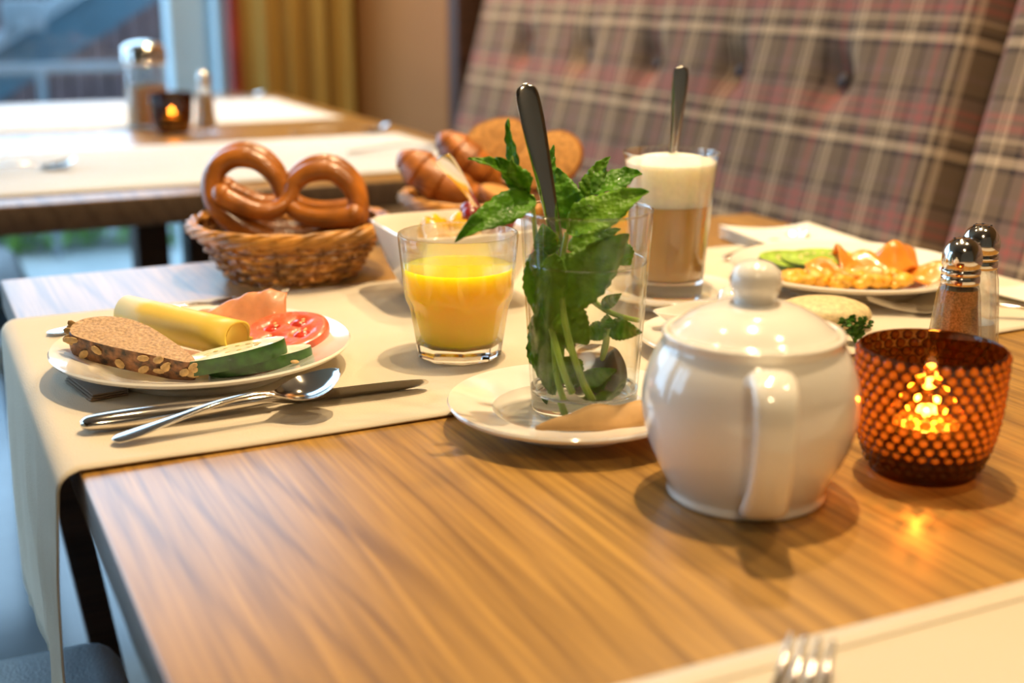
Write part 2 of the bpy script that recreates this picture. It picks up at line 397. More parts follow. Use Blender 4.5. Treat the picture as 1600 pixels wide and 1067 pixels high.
# left wall: two tall daylight openings
wl = M()
wl.box((-2.55, .9, 1.75), (.1, 5.8, .3)); wl.box((-2.55, -.15, .45), (.1, 3.7, 2.4)); wl.box((-2.55, 3.4, .45), (.1, .8, 2.4))
struct(wl, 'wall_left', WALLP)
def window(name, axis, pos, a0, a1, z0, z1, mull=(), mat=FRAME, fw=.06):
    t = thing(name, '', 'x', (0, 0, 0)); del t['label']; del t['category']; t['kind'] = 'structure'
    f = M()
    def bar(a, b, c, d):
        ca, cz = (a + b) / 2, (c + d) / 2
        if axis == 'Y': f.box((ca, pos, cz), (b - a, .07, d - c), .006, seg=1)
        else: f.box((pos, ca, cz), (.07, b - a, d - c), .006, seg=1)
    bar(a0, a1, z0, z0 + fw); bar(a0, a1, z1 - fw, z1); bar(a0, a0 + fw, z0, z1); bar(a1 - fw, a1, z0, z1)
    for q in mull: bar(q - fw / 2, q + fw / 2, z0, z1)
    f.build('frame', mat, t, smooth=False)
    edges = [a0 + fw] + [q for q in mull] + [a1 - fw]
    for q0, q1 in zip(edges[:-1], edges[1:]):
        g = M(); ca = (q0 + q1) / 2; cz = (z0 + z1) / 2
        if axis == 'Y': g.box((ca, pos, cz), (q1 - q0 - fw * .9, .008, z1 - z0 - 2 * fw))
        else: g.box((pos, ca, cz), (.008, q1 - q0 - fw * .9, z1 - z0 - 2 * fw))
        g.build('pane', PANEG, t, smooth=False)
    return t
window('window_1', 'X', -2.55, 1.7, 3.0, -.75, 1.6, (2.35,))
window('window_2', 'Y', 3.70, -2.45, .90, -.75, 1.7, (-1.3, -.30))
struct(M().box((-.45, 3.70, 1.80), (4.1, .1, .2)), 'wall_front', WALLP)
struct(M().box((1.27, 3.72, .47), (.54, .08, 2.45)), 'wall_front_side', WALLB)
struct(M().box((.812, 3.86, .48), (.150, .10, 2.5), .004), 'trim_1', FRAME)          # broad pale frame post beside the glass
struct(M().box((.858, 3.555, .48), (.034, .06, 2.45), .004), 'trim_2', REDW)         # dark red strip beside the curtain
struct(M().box((1.38, 3.27, .57), (.36, .80, 2.64), .004), 'wall_pier', WALLB)     # beige pier
struct(M().box((1.40, 2.838, .57), (.40, .055, 2.64), .004), 'trim_3', DARKW)        # dark wooden panel closing the bench
# curtain
c = M(); rows = []
xs = [.868 + i * .00276 for i in range(122)]
for zz in (-.74, -.2, .3, .9, 1.68):
    row = []
    for i, x in enumerate(xs):
        ph = i / 121 * 2 * pi * 4.2
        row.append((x, 3.515 + .030 * sin(ph + .4 * sin(ph * .37)) + .010 * sin(ph * 2.3 + zz), zz))
    rows.append(row)
c.grid(rows).build('curtain', CURT, label='olive gold curtain hanging in folds beside the window', cat='curtain', solid=.003)
# outside the far window
struct(M().box((1.0, 9.0, -.82), (14, 10.6, .1)), 'ground_outside', PAVE)
cl = thing('clad_wall', 'brown board-clad wall outside beyond the staircase', 'wall', (0, 7.2, -.77))
M().box((1.2, .06, .62), (7, .06, 1.25)).build('backing', CLAD, cl, smooth=False)
for k in range(34):
    M().box((-.9 + k * .1, 0 + .004 * (k % 3), .62), (.092, .05, 1.24), .006, seg=1).build('board', CLAD, cl, smooth=False)
st = thing('staircase', 'blue-grey outdoor staircase rising to the right outside the window', 'staircase', (0, 5.6, 0))
# stringer: lower edge from (.38,-.18) to (1.06,.22); it goes on upward to the right and down to the left
def slab(x0, z0, x1, z1, up, y0, y1):
    vs = [(x0, y0, z0), (x1, y0, z1), (x1, y0, z1 + up), (x0, y0, z0 + up), (x0, y1, z0), (x1, y1, z1), (x1, y1, z1 + up), (x0, y1, z0 + up)]
    return M().add(vs, [(0, 1, 2, 3), (7, 6, 5, 4), (0, 4, 5, 1), (1, 5, 6, 2), (2, 6, 7, 3), (3, 7, 4, 0)])
slab(-.50, -.71, 2.0, .78, .19, 0, .9).build('stringer', STAIRM, st, smooth=False)
slab(-.50, -.515, 2.0, .985, .045, -.03, .03).build('handrail', PALEM, st, smooth=False)
for k in range(9):
    M().box((-.35 + k * .27, .45, -.545 + k * .161), (.28, .84, .03), .004, seg=1).build('tread', STAIRM, st, smooth=False)
rl = thing('railing', 'pale low railing outside in front of the clad wall', 'railing', (0, 5.25, -.77))
M().box((.55, 0, .735), (2.6, .03, .035), .006).build('top_rail', PALEM, rl, smooth=False)
for x in (-.5, .0, .52, 1.05, 1.6): M().box((x, 0, .36), (.03, .03, .72), .004).build('post', PALEM, rl, smooth=False)
M().box((.50, 5.50, .155), (.16, .04, .12), .01).build('lamp_panel', PALEM, label='small white panel mounted above the outdoor staircase', cat='panel')
hg = M()
for k in range(5200):
    x = random.uniform(-.6, 1.35); y = random.uniform(5.30, 5.56) ; z = -.76 + random.random() ** .7 * .30
    a = V((random.gauss(0, 1), random.gauss(0, 1), random.gauss(0, 1))).normalized() * .026
    b = V((random.gauss(0, 1), random.gauss(0, 1), random.gauss(0, 1))).normalized() * .014
    p = V((x, y, z)); hg.add([p - a, p + b, p + a, p - b], [(0, 1, 2, 3)])
hg.build('hedge', HEDGE, kind='stuff', label='low green hedge on the ground outside the window', cat='hedge', smooth=False)

# ------------------------------------------------------------------ tables
def leg_mesh(xt, xb, y, z0=-.03, z1=-.75, w=.026, d=.055):
    m = M(); a = w / 2; b = d / 2
    vs = [(xt - a, y - b, z0), (xt + a, y - b, z0), (xt + a, y + b, z0), (xt - a, y + b, z0), (xb - a, y - b, z1), (xb + a, y - b, z1), (xb + a, y + b, z1), (xb - a, y + b, z1)]
    return m.add(vs, [(0, 1, 2, 3), (7, 6, 5, 4), (0, 4, 5, 1), (1, 5, 6, 2), (2, 6, 7, 3), (3, 7, 4, 0)])
def edge_faces(o):
    o.data.materials.append(OAKE)
    for p in o.data.polygons:
        if abs(p.normal.z) < .6: p.material_index = 1
tb = thing('dining_table', 'oak dining table in front, laid for breakfast', 'table', (0, 0, 0))
edge_faces(M().box((.503, .555, -.0145), (.862, 1.45, .029), .0025).build('tabletop', OAK, tb, auto=50))
for (xt, xb, y) in ((.073 + .012, .175, 1.2), (.92, .83, 1.2), (.085, .175, -.09), (.92, .83, -.09)):
    leg_mesh(xt, xb, y, -.029).build('leg', DARKW, tb, smooth=False)
ft = thing('dining_table', 'second oak table behind, near the window, laid with pale runners', 'table', (0, 0, 0))
edge_faces(M().box((.475, 2.486, -.019), (.84, 1.53, .038), .003).build('tabletop', OAK, ft, auto=50))
for y, spots in ((1.98, ((.330, .048), (.412, .058), (.55, .06), (.64, .06))), (2.95, ((.66, .06), (.75, .06)))):
    for x, ww in spots: M().box((x, y, -.385), (ww, .06, .69), .003, seg=1).build('leg', DARKW, ft, smooth=False)
    M().box(((spots[0][0] + spots[-1][0]) / 2, y, -.735), (.45, .09, .03), .004, seg=1).build('foot', DARKW, ft, smooth=False)

def runner(name, mat, x0, x1, y0, y1, hang_l, hang_r, label, cat='table runner', seed=0, edge=(.0632, .9425), z=.0016, hem=.0, group=None):
    """cloth strip crossing a table along X, hanging over its ends"""
    rad = .013; stations = []
    # arc-length stations: hang left (up), round the edge, across, round, hang right
    xl, xr = edge[0] - .004, edge[1] + .004
    if hang_l:
        n = 14
        for i in range(n): stations.append(('L', hang_l * (1 - i / (n - 1)) + rad))
        for i in range(1, 6): stations.append(('LA', i / 6 * pi / 2))
    a = xl + rad if hang_l else x0; b = xr - rad if hang_r else x1
    for i in range(56): stations.append(('F', a + (b - a) * i / 55))
    if hang_r:
        for i in range(1, 6): stations.append(('RA', i / 6 * pi / 2))
        for i in range(8): stations.append(('R', rad + hang_r * i / 7))
    rows = []; ny = 40
    for kind, s in stations:
        row = []
        for j in range(ny + 1):
            t = j / ny; y = y0 + (y1 - y0) * t
            ew = .0035 * noise.noise(V((s * 5 if kind == 'F' else seed, seed, 3.1))) * (1 if kind == 'F' else 0)
            yy = y + ew * (1 - 2 * t)
            wob = noise.noise(V((seed + 1.3, y * 9, 0.4)))
            if kind == 'F':
                edgef = max(0, 1 - t * 9)
                zz = z + .0020 * max(0, noise.noise(V((s * 9, y * 9, seed)))) * edgef
                p = (s, yy, zz)
            elif kind == 'LA': p = (xl + rad - rad * cos(s), yy, z - rad + rad * sin(s))
            elif kind == 'RA': p = (xr - rad + rad * sin(s), yy, z - rad + rad * cos(s))
            elif kind == 'L':
                d = (s - rad) / max(hang_l, .01)
                L = hang_l * (1 - .13 * (1 - t)) * d
                fold = (.0030 * sin(t * 9 + 1.0) + .0018 * sin(t * 21 + 2)) * min(1, d * 1.6)
                for tc_, wd_, hh_ in ((.30, .018, .0045), (.52, .030, .0035), (.12, .015, .003), (.78, .03, .003)): fold += hh_ * math.exp(-abs(t + .05 * d - tc_) / wd_) * min(1, d * 2.5)
                p = (xl - .0030 * min(1, d * 3) - fold, yy, z - rad - L)
            else:
                d = (s - rad) / max(hang_r, .01); p = (xr + .006 * sin(t * 9) * d, yy, z - s)
            row.append(p)
        rows.append(row)
    o = M().grid(rows).build(name, mat, solid=.0011, label=label, cat=cat, group=group, auto=0)
    return o
runner('table_runner', CREAM, 0, 1, .725, 1.11, .202, .10, 'cream cloth runner under the bread plate, draped over the table end', seed=1)
nr = runner('table_runner', CREAM, 0, 1, .02, .390, .16, .10, 'cream cloth runner with a hem in the near corner', seed=5)
M().box((.503, .376, .0024), (.83, .0012, .0012)).build('hem', CREAM, nr, loc=(0, 0, 0), smooth=False)
def flat_runner(y0, y1, label, sd):
    rows = []
    for i in range(40):
        x = .057 + .79 * i / 39
        rows.append([(x, y0 + (y1 - y0) * j / 14, .0018 + .0010 * max(0, noise.noise(V((x * 8, j * .4, sd))))) for j in range(15)])
    M().grid(rows).build('table_runner', WCLOTH, solid=.0012, label=label, cat='table runner', auto=0)
flat_runner(1.79, 2.27, 'pale runner across the near half of the table behind', 2.0)
flat_runner(2.58, 3.14, 'pale runner across the window end of the table behind', 6.0)

# ------------------------------------------------------------------ bench
TILT = R(15)
bn = thing('bench', 'long upholstered bench with plaid button-tufted backrest along the right side', 'bench', (1.165, 0, -.75))
def cushion(a0, a1, buttons):
    L = .62
    na, nb = int((a1 - a0) / .02), 34; rows = []
    for i in range(na + 1):
        a = a0 + (a1 - a0) * i / na; row = []
        da = min(a - a0, a1 - a)
        for j in range(nb + 1):
            b = L * j / nb; db = min(b, L - b)
            e = (1 - (1 - min(1, da / .05)) ** 2) * (1 - (1 - min(1, db / .06)) ** 2)
            p = .075 * math.sqrt(max(e, 0))
            for (ba, bb) in buttons:
                r2 = (a - ba) ** 2 + (b - bb) ** 2
                p -= .034 * math.exp(-r2 / .0011) + .014 * math.exp(-((a - ba) ** 2) / .0006) * math.exp(-((b - bb) ** 2) / .012)
            row.append((a, p - .03, b))
        rows.append(row)
    t = M().grid(rows).build('backrest', PLAID, bn, loc=(0, 0, .50), rot=(TILT, 0, pi / 2))
    M().box(((a0 + a1) / 2, -.055, L / 2), (a1 - a0 - .01, .05, L - .02), .01).build('back_board', DARKW, t, smooth=False)
    for (ba, bb) in buttons: M().ball((ba, .018, bb), .012, 12, 6, (1, .5, 1)).build('button', BUTT, t)
cushion(1.232, 2.805, [(y, .395) for y in (1.50, 1.755, 2.01, 2.26, 2.52)])
cushion(-.4, 1.226, [(y, .395) for y in (.95, .70, .45, .2)])
M().box((-.035, 1.2, .42), (.36, 3.2, .10), .025).build('seat', PLAID, bn)
M().box((.035, 1.2, .185), (.30, 3.18, .37), .004).build('plinth', DARKW, bn, smooth=False)

# ------------------------------------------------------------------ chairs
ch = thing('dining_chair', 'dark wooden chair with blue-grey leather seat at the left table end', 'chair', (-.10, .85, -.75))
M().box((0, 0, .437), (.45, .45, .075), .030, seg=4).build('seat', LEATH, ch)
for (x, y) in ((.18, .18), (.18, -.18), (-.18, .18), (-.18, -.18)): leg_mesh(x, x * 1.05, y, .40, 0, .034, .034).build('leg', DARKW, ch, smooth=False)
for y in (.19, -.19): M().tube([(-.195, y, .40), (-.215, y, .62), (-.26, y, .90)], [.018, .017, .014], 8).build('back_post', DARKW, ch)
M().box((-.236, 0, .73), (.045, .37, .32), .02, rot=Matrix.Rotation(R(-9), 3, 'Y')).build('backrest', LEATH, ch)
c2 = copy_tree(ch); place(c2, (-.02, 2.72, -.75), 0, 'blue-grey leather chair at the left side of the table behind')

# ------------------------------------------------------------------ cutlery
def blade_strip(path, hw, sag, th, nrm=(0, 0, 1), m=9):
    """solid strip along a path with per-station half width, hollow depth and thickness"""
    P = [V(p) for p in path]; n = len(P); top = []; bot = []
    for i in range(n):
        t = (P[min(i + 1, n - 1)] - P[max(i - 1, 0)]).normalized()
        s = t.cross(V(nrm)).normalized(); u = s.cross(t).normalized()
        a, b = [], []
        for j in range(m):
            q = -1 + 2 * j / (m - 1)
            base = P[i] + s * (hw[i] * q) - u * (sag[i] * (1 - q * q))
            h = th[i] * (.25 + .75 * math.sqrt(max(0, 1 - q * q)))
            a.append(base + u * h * .5); b.append(base - u * h * .5)
        top.append(a + b[::-1])
    mm = M().grid(top, cv=True); mm.fan(top[0], None, True); mm.fan(top[-1]); return mm
def resample(keys, per=6):
    k = spline(keys, per); return k
SPOON = [  # s, z, half width, hollow, thickness  (unit length)
 (0, .022, .0005, 0, .006), (.008, .022, .018, 0, .012), (.03, .022, .038, 0, .015), (.10, .026, .042, 0, .017), (.25, .040, .030, 0, .018), (.45, .058, .019, 0, .020),
 (.60, .056, .0145, 0, .022), (.68, .044, .016, .002, .020), (.715, .036, .040, .010, .012), (.76, .030, .080, .022, .010), (.83, .032, .110, .034, .009), (.90, .042, .102, .032, .009), (.955, .056, .070, .018, .009), (.985, .066, .036, .006, .009), (1, .070, .0008, 0, .008)]
def spoon_mesh(L, wide=1.0, lift=1.0):
    k = spline(SPOON, 5)
    return blade_strip([(a * L, 0, b * L * lift) for a, b, *_ in k], [max(.0004, c[2]) * L * wide for c in k], [max(0, c[3]) * L for c in k], [max(.003, c[4]) * L for c in k])
FORKB = [(0, .020, .0005, 0, .006), (.008, .020, .018, 0, .012), (.03, .020, .036, 0, .014), (.10, .024, .040, 0, .016), (.25, .038, .028, 0, .017), (.45, .055, .017, 0, .019),
 (.58, .050, .014, 0, .020), (.66, .034, .018, .002, .016), (.71, .026, .048, .006, .010), (.76, .022, .062, .009, .009), (.80, .023, .064, .008, .009)]
def fork(parent, L, mat=STEEL):
    k = spline(FORKB, 5)
    blade_strip([(a * L, 0, b * L) for a, b, *_ in k], [max(.0004, c[2]) * L for c in k], [max(0, c[3]) * L for c in k], [max(.003, c[4]) * L for c in k]).build('handle', mat, parent)
    for q in (-.75, -.25, .25, .75):
        y = q * .064 * L
        pts = [(.795, .018 if abs(q) < .5 else .0205), (.86, .025 if abs(q) < .5 else .027), (.93, .040), (1.0, .062)]
        k = spline(pts, 4)
        blade_strip([(a * L, y * (1 - .08 * (a - .8) / .2), b * L) for a, b in k], [.0105 * L * (1 - .45 * i / (len(k) - 1)) for i in range(len(k))], [0] * len(k), [.010 * L * (1 - .4 * i / (len(k) - 1)) for i in range(len(k))], m=5).build('tine', mat, parent)
def aim(dx, dy): return math.degrees(math.atan2(dy, dx))
# knife in front of the bread plate
kn = thing('table_knife', 'steel table knife on the runner in front of the bread plate', 'knife', (.0816, .7907, .0022), aim(.2268, -.0102))
kk = spline([(0, .006, .003, .004), (.006, .006, .0075, .0085), (.03, .0062, .0095, .0105), (.06, .0068, .0092, .0112), (.095, .0078, .0075, .0105), (.112, .0082, .0062, .0098), (.119, .0082, .0060, .0095)], 6)
hm = M().tube([(a, 0, b) for a, b, *_ in kk], [c[2] for c in kk], 16, flat=.62); hm.build('handle', STEEL, kn)
bl = []
kb = spline([(.117, .0078, .0042, .0058), (.124, .0066, .0040, .0045), (.132, .0058, .0085, .0019), (.16, .0056, .0098, .0016), (.20, .0055, .0095, .0014), (.22, .0054, .0072, .0012), (.2265, .0053, .0030, .0010), (.2275, .0053, .0006, .0008)], 5)
tl = Matrix.Rotation(R(30), 3, 'X')
blade_strip([(a, 0, b) for a, b, *_ in kb], [max(.0005, c[2]) for c in kb], [0] * len(kb), [c[3] for c in kb], nrm=(0, .62, .78)).build('blade', STEEL, kn)
sp = spoon_mesh(.148, 1.18, 1.15).build('dessert_spoon', STEEL, loc=(.0958, .7594, .0022), rot=(R(4), R(-6.0), R(aim(.1468, .0075))), label='steel dessert spoon resting bowl-up over the knife', cat='spoon')
fk = thing('table_fork', 'steel fork lying behind the bread plate', 'fork', (.0885, 1.038, .0024), aim(.204, .056)); fork(fk, .215); fk.scale = (1, 1, .55)
fk2 = thing('table_fork', 'steel fork beside the salmon plate, tines toward the teapot', 'fork', (.886, .703, .0026), aim(-.158, .118)); fork(fk2, .20)
fk3 = thing('table_fork', 'blurred fork tips on the runner in the near corner', 'fork', (.178, .245, .0026), aim(.128, .120)); fork(fk3, .185)

# ------------------------------------------------------------------ crockery
def plate_mesh(R_, h, well=.66, n=96, th=.0035):
    rw = R_ * well
    top = [(0, .0055), (rw * .6, .0055), (rw * .90, .0060), (rw, .0085), (rw * 1.06, .0125), (R_ * .85, h * .80), (R_ * .97, h * .97), (R_ * .99, h)]
    botm = [(R_, h - .0012), (R_ * .985, h - .0035), (R_ * .86, h * .80 - th * 1.1), (rw * 1.06, .0075), (rw * .96, .0035), (rw * .92, 0), (rw * .84, 0), (rw * .82, .0022), (0, .0022)]
    return M().lathe(top + botm, n)
def plate(label, loc, R_, h, well=.66, name='plate', cat='plate'):
    return plate_mesh(R_, h, well).build(name, PORC, loc=loc, label=label, cat=cat)
PZ = .0024
plate('white dinner plate holding bread, cheese and ham on the left', (.181, .895, PZ), .1055, .0215)
plate('white dinner plate with salmon and scrambled egg on the right', (.775, .905, PZ), .109, .0215)
plate('white saucer under the mint tea glass', (.3655, .679, .0002), .0785, .0185, .60, 'saucer', 'saucer')
plate('white saucer under the latte glass', (.590, .915, PZ), .060, .016, .62, 'saucer', 'saucer')
plate('small white saucer half hidden behind the teapot', (.556, .772, PZ), .073, .0135, .6, 'saucer', 'saucer')

# teapot
tp = thing('teapot', 'white round porcelain teapot with knobbed lid in the foreground', 'teapot', (.4005, .540, .0001), 0); tp.scale = (.985, .985, .955)
prof = [(0, .003), (.036, .003), (.038, 0), (.0425, 0), (.0442, .0018), (.0436, .0055), (.0452, .010), (.0500, .020), (.0553, .033), (.0585, .046), (.0592, .056), (.0580, .068), (.0548, .079), (.0510, .0872), (.0492, .0905), (.0490, .0930), (.0494, .0955), (.0484, .0970), (.0462, .0972), (.0450, .0955)]
M().lathe(spline(prof, 4), 96).build('body', PORC, tp)
lid = M().lathe(spline([(.0448, .0955), (.0447, .0972), (.0428, .0985), (.036, .1040), (.027, .1090), (.018, .1120), (.011, .1134), (.004, .1138), (0, .1138)], 4), 80).build('lid', PORC, tp)
M().lathe(spline([(.0112, .1115), (.0110, .1145), (.0116, .1170), (.0132, .1205), (.0138, .1245), (.0128, .1300), (.0090, .1345), (.0040, .1362), (0, .1365)], 4), 40).build('knob', PORC, lid)
ha = R(-126.5 + 9)
hp = spline([(.0545, .0835, .0125, .006), (.066, .0880, .0118, .0056), (.0785, .0845, .0112, .0050), (.0845, .073, .0106, .0044), (.0845, .058, .0104, .0042), (.0800, .042, .0106, .0044), (.0725, .028, .0112, .0048), (.0655, .0185, .0120, .0052), (.0605, .0150, .0118, .0050), (.0545, .0155, .009, .004), (.0485, .0175, .006, .003)], 5)
rows = []
for i, (r, z, hw, ht) in enumerate(hp):
    a = hp[max(i - 1, 0)]; b = hp[min(i + 1, len(hp) - 1)]; t = V((b[0] - a[0], 0, b[1] - a[1])).normalized(); nn = V((t.z, 0, -t.x))
    row = []
    for j in range(20):
        q = 2 * pi * j / 20; cx, sx = cos(q), sin(q)
        ex = lambda v: math.copysign(abs(v) ** .75, v)
        row.append(V((r, 0, z)) + V((0, 1, 0)) * hw * ex(cx) + nn * ht * ex(sx))
    rows.append(row)
hm = M().grid(rows, cv=True); hm.fan(rows[0], None, True); hm.fan(rows[-1])
hm.build('handle', PORC, tp, rot=(0, 0, ha))
M().tube(spline([(.045, 0, .040), (.062, 0, .050), (.078, 0, .068), (.088, 0, .088), (.095, 0, .093)], 5), [.0155 - .0075 * min(1, i / 18) for i in range(21)], 20).build('spout', PORC, tp, rot=(0, 0, ha + pi))

# small dish with a pointed lip
def jr(r, z, t):
    d = abs((t - R(158) + pi) % (2 * pi) - pi); return r + max(0, z - .008) * 1.1 * math.exp(-(d / .34) ** 2)
M().lathe(spline([(.001, .002), (.016, .001), (.018, 0), (.022, .005), (.0275, .012), (.0300, .0195), (.0295, .0203), (.0285, .0198), (.0260, .012), (.020, .005), (.001, .004)], 3), 60, jr).build('sauce_dish', PORC, loc=(.5505, .8005, .0072), label='small white dish with a pointed lip behind the teapot', cat='dish')

# ------------------------------------------------------------------ juice glasses
def glass_juice(label, loc, rotz):
    t = thing('juice_glass', label, 'glass', loc, rotz)
    NS = 9
    rout = lambda z: .0365 + (min(z, .046) / .046) * .0037 + max(0, z - .046) * .0918
    def outer(r, z, th):
        if z > .0475: return r
        ap = .0292 + z * .150
        if z > .036: ap += (z - .036) ** 2 * 26
        d = (th % (2 * pi / NS)) - pi / NS
        return min(rout(z), ap / cos(d))
    prof = [(.001, .0006), (.026, .0006), (.028, 0)] + [(rout(z), z) for z in (.0008, .004, .008, .014, .020, .026, .030, .033, .0355, .0375, .039, .041, .043, .045, .047, .05, .056, .064, .074, .084, .0915)] + [(.0440, .0930), (.0428, .0930), (.0420, .0915)]
    inn = [(.0408, .080), (.0396, .066), (.0386, .055), (.0376, .047), (.0362, .0435), (.0338, .039), (.0322, .032), (.0300, .022), (.0282, .0135), (.0262, .0112), (.001, .0110)]
    def rf(r, z, th): return outer(r, z, th) if (r, z) in OUT else r
    OUT = set(prof[3:-3]); rb = (.0292, .0112); OUT.add(rb); ZB = .0110
    low = [q for q in prof if q[1] < ZB]; hi = [q for q in prof if q[1] >= ZB]
    wl_ = [rb] + hi + inn[:-2] + [(.0264, .0112), rb]
    M().lathe(wl_, 9 * 14, rf).build('glass_wall', GLASS, t)
    M().lathe(low + [(rout(ZB), ZB), (.0262, ZB), (.001, ZB)], 9 * 14, lambda r, z, th: outer(r, z, th) if ((r, z) in OUT or (z == ZB and r > .0263)) else r).build('thick_base', GBASE, t)
    jp = [(.001, .0113), (.0264, .0114), (.0284, .0137), (.0302, .0222), (.0324, .0322), (.0340, .0392), (.0364, .0437), (.0379, .0472), (.0389, .0552), (.0398, .0664), (.0400, .0680), (.0386, .0672), (.030, .0668), (.001, .0668)]
    M().lathe(jp, 72).build('orange_juice', JUICE, t)
    return t
glass_juice('faceted glass of orange juice beside the bread plate', (.3622, .8505, PZ), 12)
glass_juice('second glass of orange juice, half hidden behind the latte', (.640, 1.040, PZ), 0)

# ------------------------------------------------------------------ mint tea
GX, GY, GZ = .3810, .6905, .0062
tg = thing('tea_glass', 'tall straight glass of hot water and mint on the saucer', 'glass', (GX, GY, GZ), CAMZ)
M().lathe([(.0348, .0150), (.0374, .060), (.0414, .1285), (.0412, .1300), (.0402, .1300), (.0397, .1285), (.0359, .060), (.0328, .0150), (.0348, .0150)], 84).build('glass_wall', GLASST, tg)
M().lathe([(.001, .0008), (.029, .0008), (.0312, 0), (.0335, .0015), (.0343, .006), (.0347, .0148), (.0328, .0148), (.0305, .0122), (.001, .0112)], 84).build('thick_base', GBASE, tg)
M().lathe([(.001, .0116), (.0298, .0124), (.0325, .0152), (.0357, .060), (.0379, .0980), (.0373, .0973), (.001, .0970)], 72).build('hot_water', WATER, tg)
def ring(r, z, q): return M().tube([(r * cos(2 * pi * i / 72), r * sin(2 * pi * i / 72), z) for i in range(72)], q, 8, closed=True)
ring(.0408, .1296, .00075).build('rim', GBASE, tg)
ring(.0377, .0975, .0006).build('meniscus', GBASE, tg)
def leaf_mesh(base, tip, width, face, curl=.15, fold=.35, teeth=9, ruf=.0):
    """serrated mint leaf folded along its midrib"""
    b, t = V(base), V(tip); ax = t - b; L = ax.length; ax.normalize()
    f = V(face); f = (f - ax * f.dot(ax)).normalized(); s = ax.cross(f)
    n, m = 28, 4; rows = []
    ph = random.random() * 6
    for i in range(n + 1):
        u = i / n
        wd = width * .5 * (sin(pi * min(1, u ** .72 * 1.0)) ** .8 if 0 < u < 1 else 0) * (1.08 - .25 * u)
        c = b + ax * (L * u) + f * (L * curl * sin(pi * u * .9)) * 1.0
        row = []
        for j in range(-m, m + 1):
            q = j / m; k = abs(q)
            ww = wd * (1 + (.13 * ((i * teeth / n) % 1 - .5) if k == 1 else 0))
            vein = .0006 * sin(u * 34 - k * 5) * (k > 0.1)
            row.append(c + s * (ww * q) + f * (abs(ww * q) * fold + vein + ruf * width * sin(u * 9 + ph) * k * k * .3))
        rows.append(row)
    return M().grid(rows)
def px(x, y, d=0.0):
    """photo-measured offsets of the mint, turned into the glass's own frame (mm on the glass axis plane)"""
    return V(((x - 915) * .000413, d, .0105 + (628 - y) * .000425 - .002))
def sprig(label, leaves, stems):
    t = thing('mint_sprig', label, 'mint', (GX, GY, GZ), CAMZ)
    for (x0, y0, d0, x1, y1, d1, wpx, fc, mat, curl, fold) in leaves:
        leaf_mesh(px(x0, y0, d0), px(x1, y1, d1), wpx * .000413, fc, curl, fold, ruf=.35).build('leaf', mat, t, solid=.0004, auto=0)
    for pts, r0, r1 in stems:
        P = spline([px(*p) for p in pts], 5); M().tube(P, [r0 + (r1 - r0) * i / (len(P) - 1) for i in range(len(P))], 8).build('stem', STEM, t)
    return t
F = (0, -1, .25)
sprig('mint sprig leaning left over the tea glass rim', [
    (826, 318, -.006, 800, 210, -.004, 30, (-.75, -.6, .1), MINT, .08, .5), (820, 312, -.008, 738, 264, -.020, 30, (.2, -.6, .8), MINTL, .12, .45),
    (823, 318, -.012, 778, 262, -.018, 40, (.5, -.8, .2), MINT, .05, .5), (824, 316, -.014, 802, 262, -.020, 34, (-.4, -.8, .1), MINTD, .05, .5),
    (836, 322, -.016, 720, 376, -.042, 50, (.25, -.75, .75), MINT, .16, .30), (846, 330, .018, 866, 258, .030, 26, (.3, -1, 0), MINT, .05, .4),
    (846, 395, -.014, 840, 500, -.014, 44, (-.3, -1, .1), MINTD, .06, .4), (866, 400, -.018, 856, 512, -.020, 46, F, MINTD, .06, .4),
    (858, 405, -.012, 848, 360, -.010, 40, F, MINT, .08, .4)],
    [([(832, 318, -.012), (838, 380, -.008), (852, 470, -.014), (876, 560, -.026), (894, 606, -.024)], .0014, .0024), ([(826, 312, -.010), (810, 296, -.012), (803, 262, -.012)], .0012, .0008)])
sprig('mint sprig with broad leaves fanned over the right rim', [
    (895, 374, .004, 872, 288, .016, 60, (-.2, -1, .3), MINT, .10, .3), (912, 330, .006, 952, 272, .016, 34, (-.5, -.8, .3), MINTD, .06, .45),
    (922, 322, .000, 1000, 298, .012, 50, (-.1, -.6, .9), MINT, .10, .35), (884, 372, -.016, 1006, 316, -.010, 62, (-.1, -.75, .65), MINTL, .10, .22),
    (886, 398, -.010, 966, 372, -.004, 36, (-.1, -.7, .7), MINTL, .10, .3), (866, 476, -.020, 978, 376, -.012, 84, (-.3, -1, .25), MINTD, .08, .22),
    (872, 480, -.014, 918, 538, -.014, 56, F, MINTD, .10, .3), (960, 400, .005, 985, 430, .008, 36, F, MINT, .10, .3)],
    [([(884, 372, -.012), (876, 430, -.018), (882, 500, -.026), (906, 580, -.026), (932, 634, -.016)], .0015, .0027), ([(916, 326, .002), (900, 380, -.004), (890, 440, -.006)], .0012, .0014)])
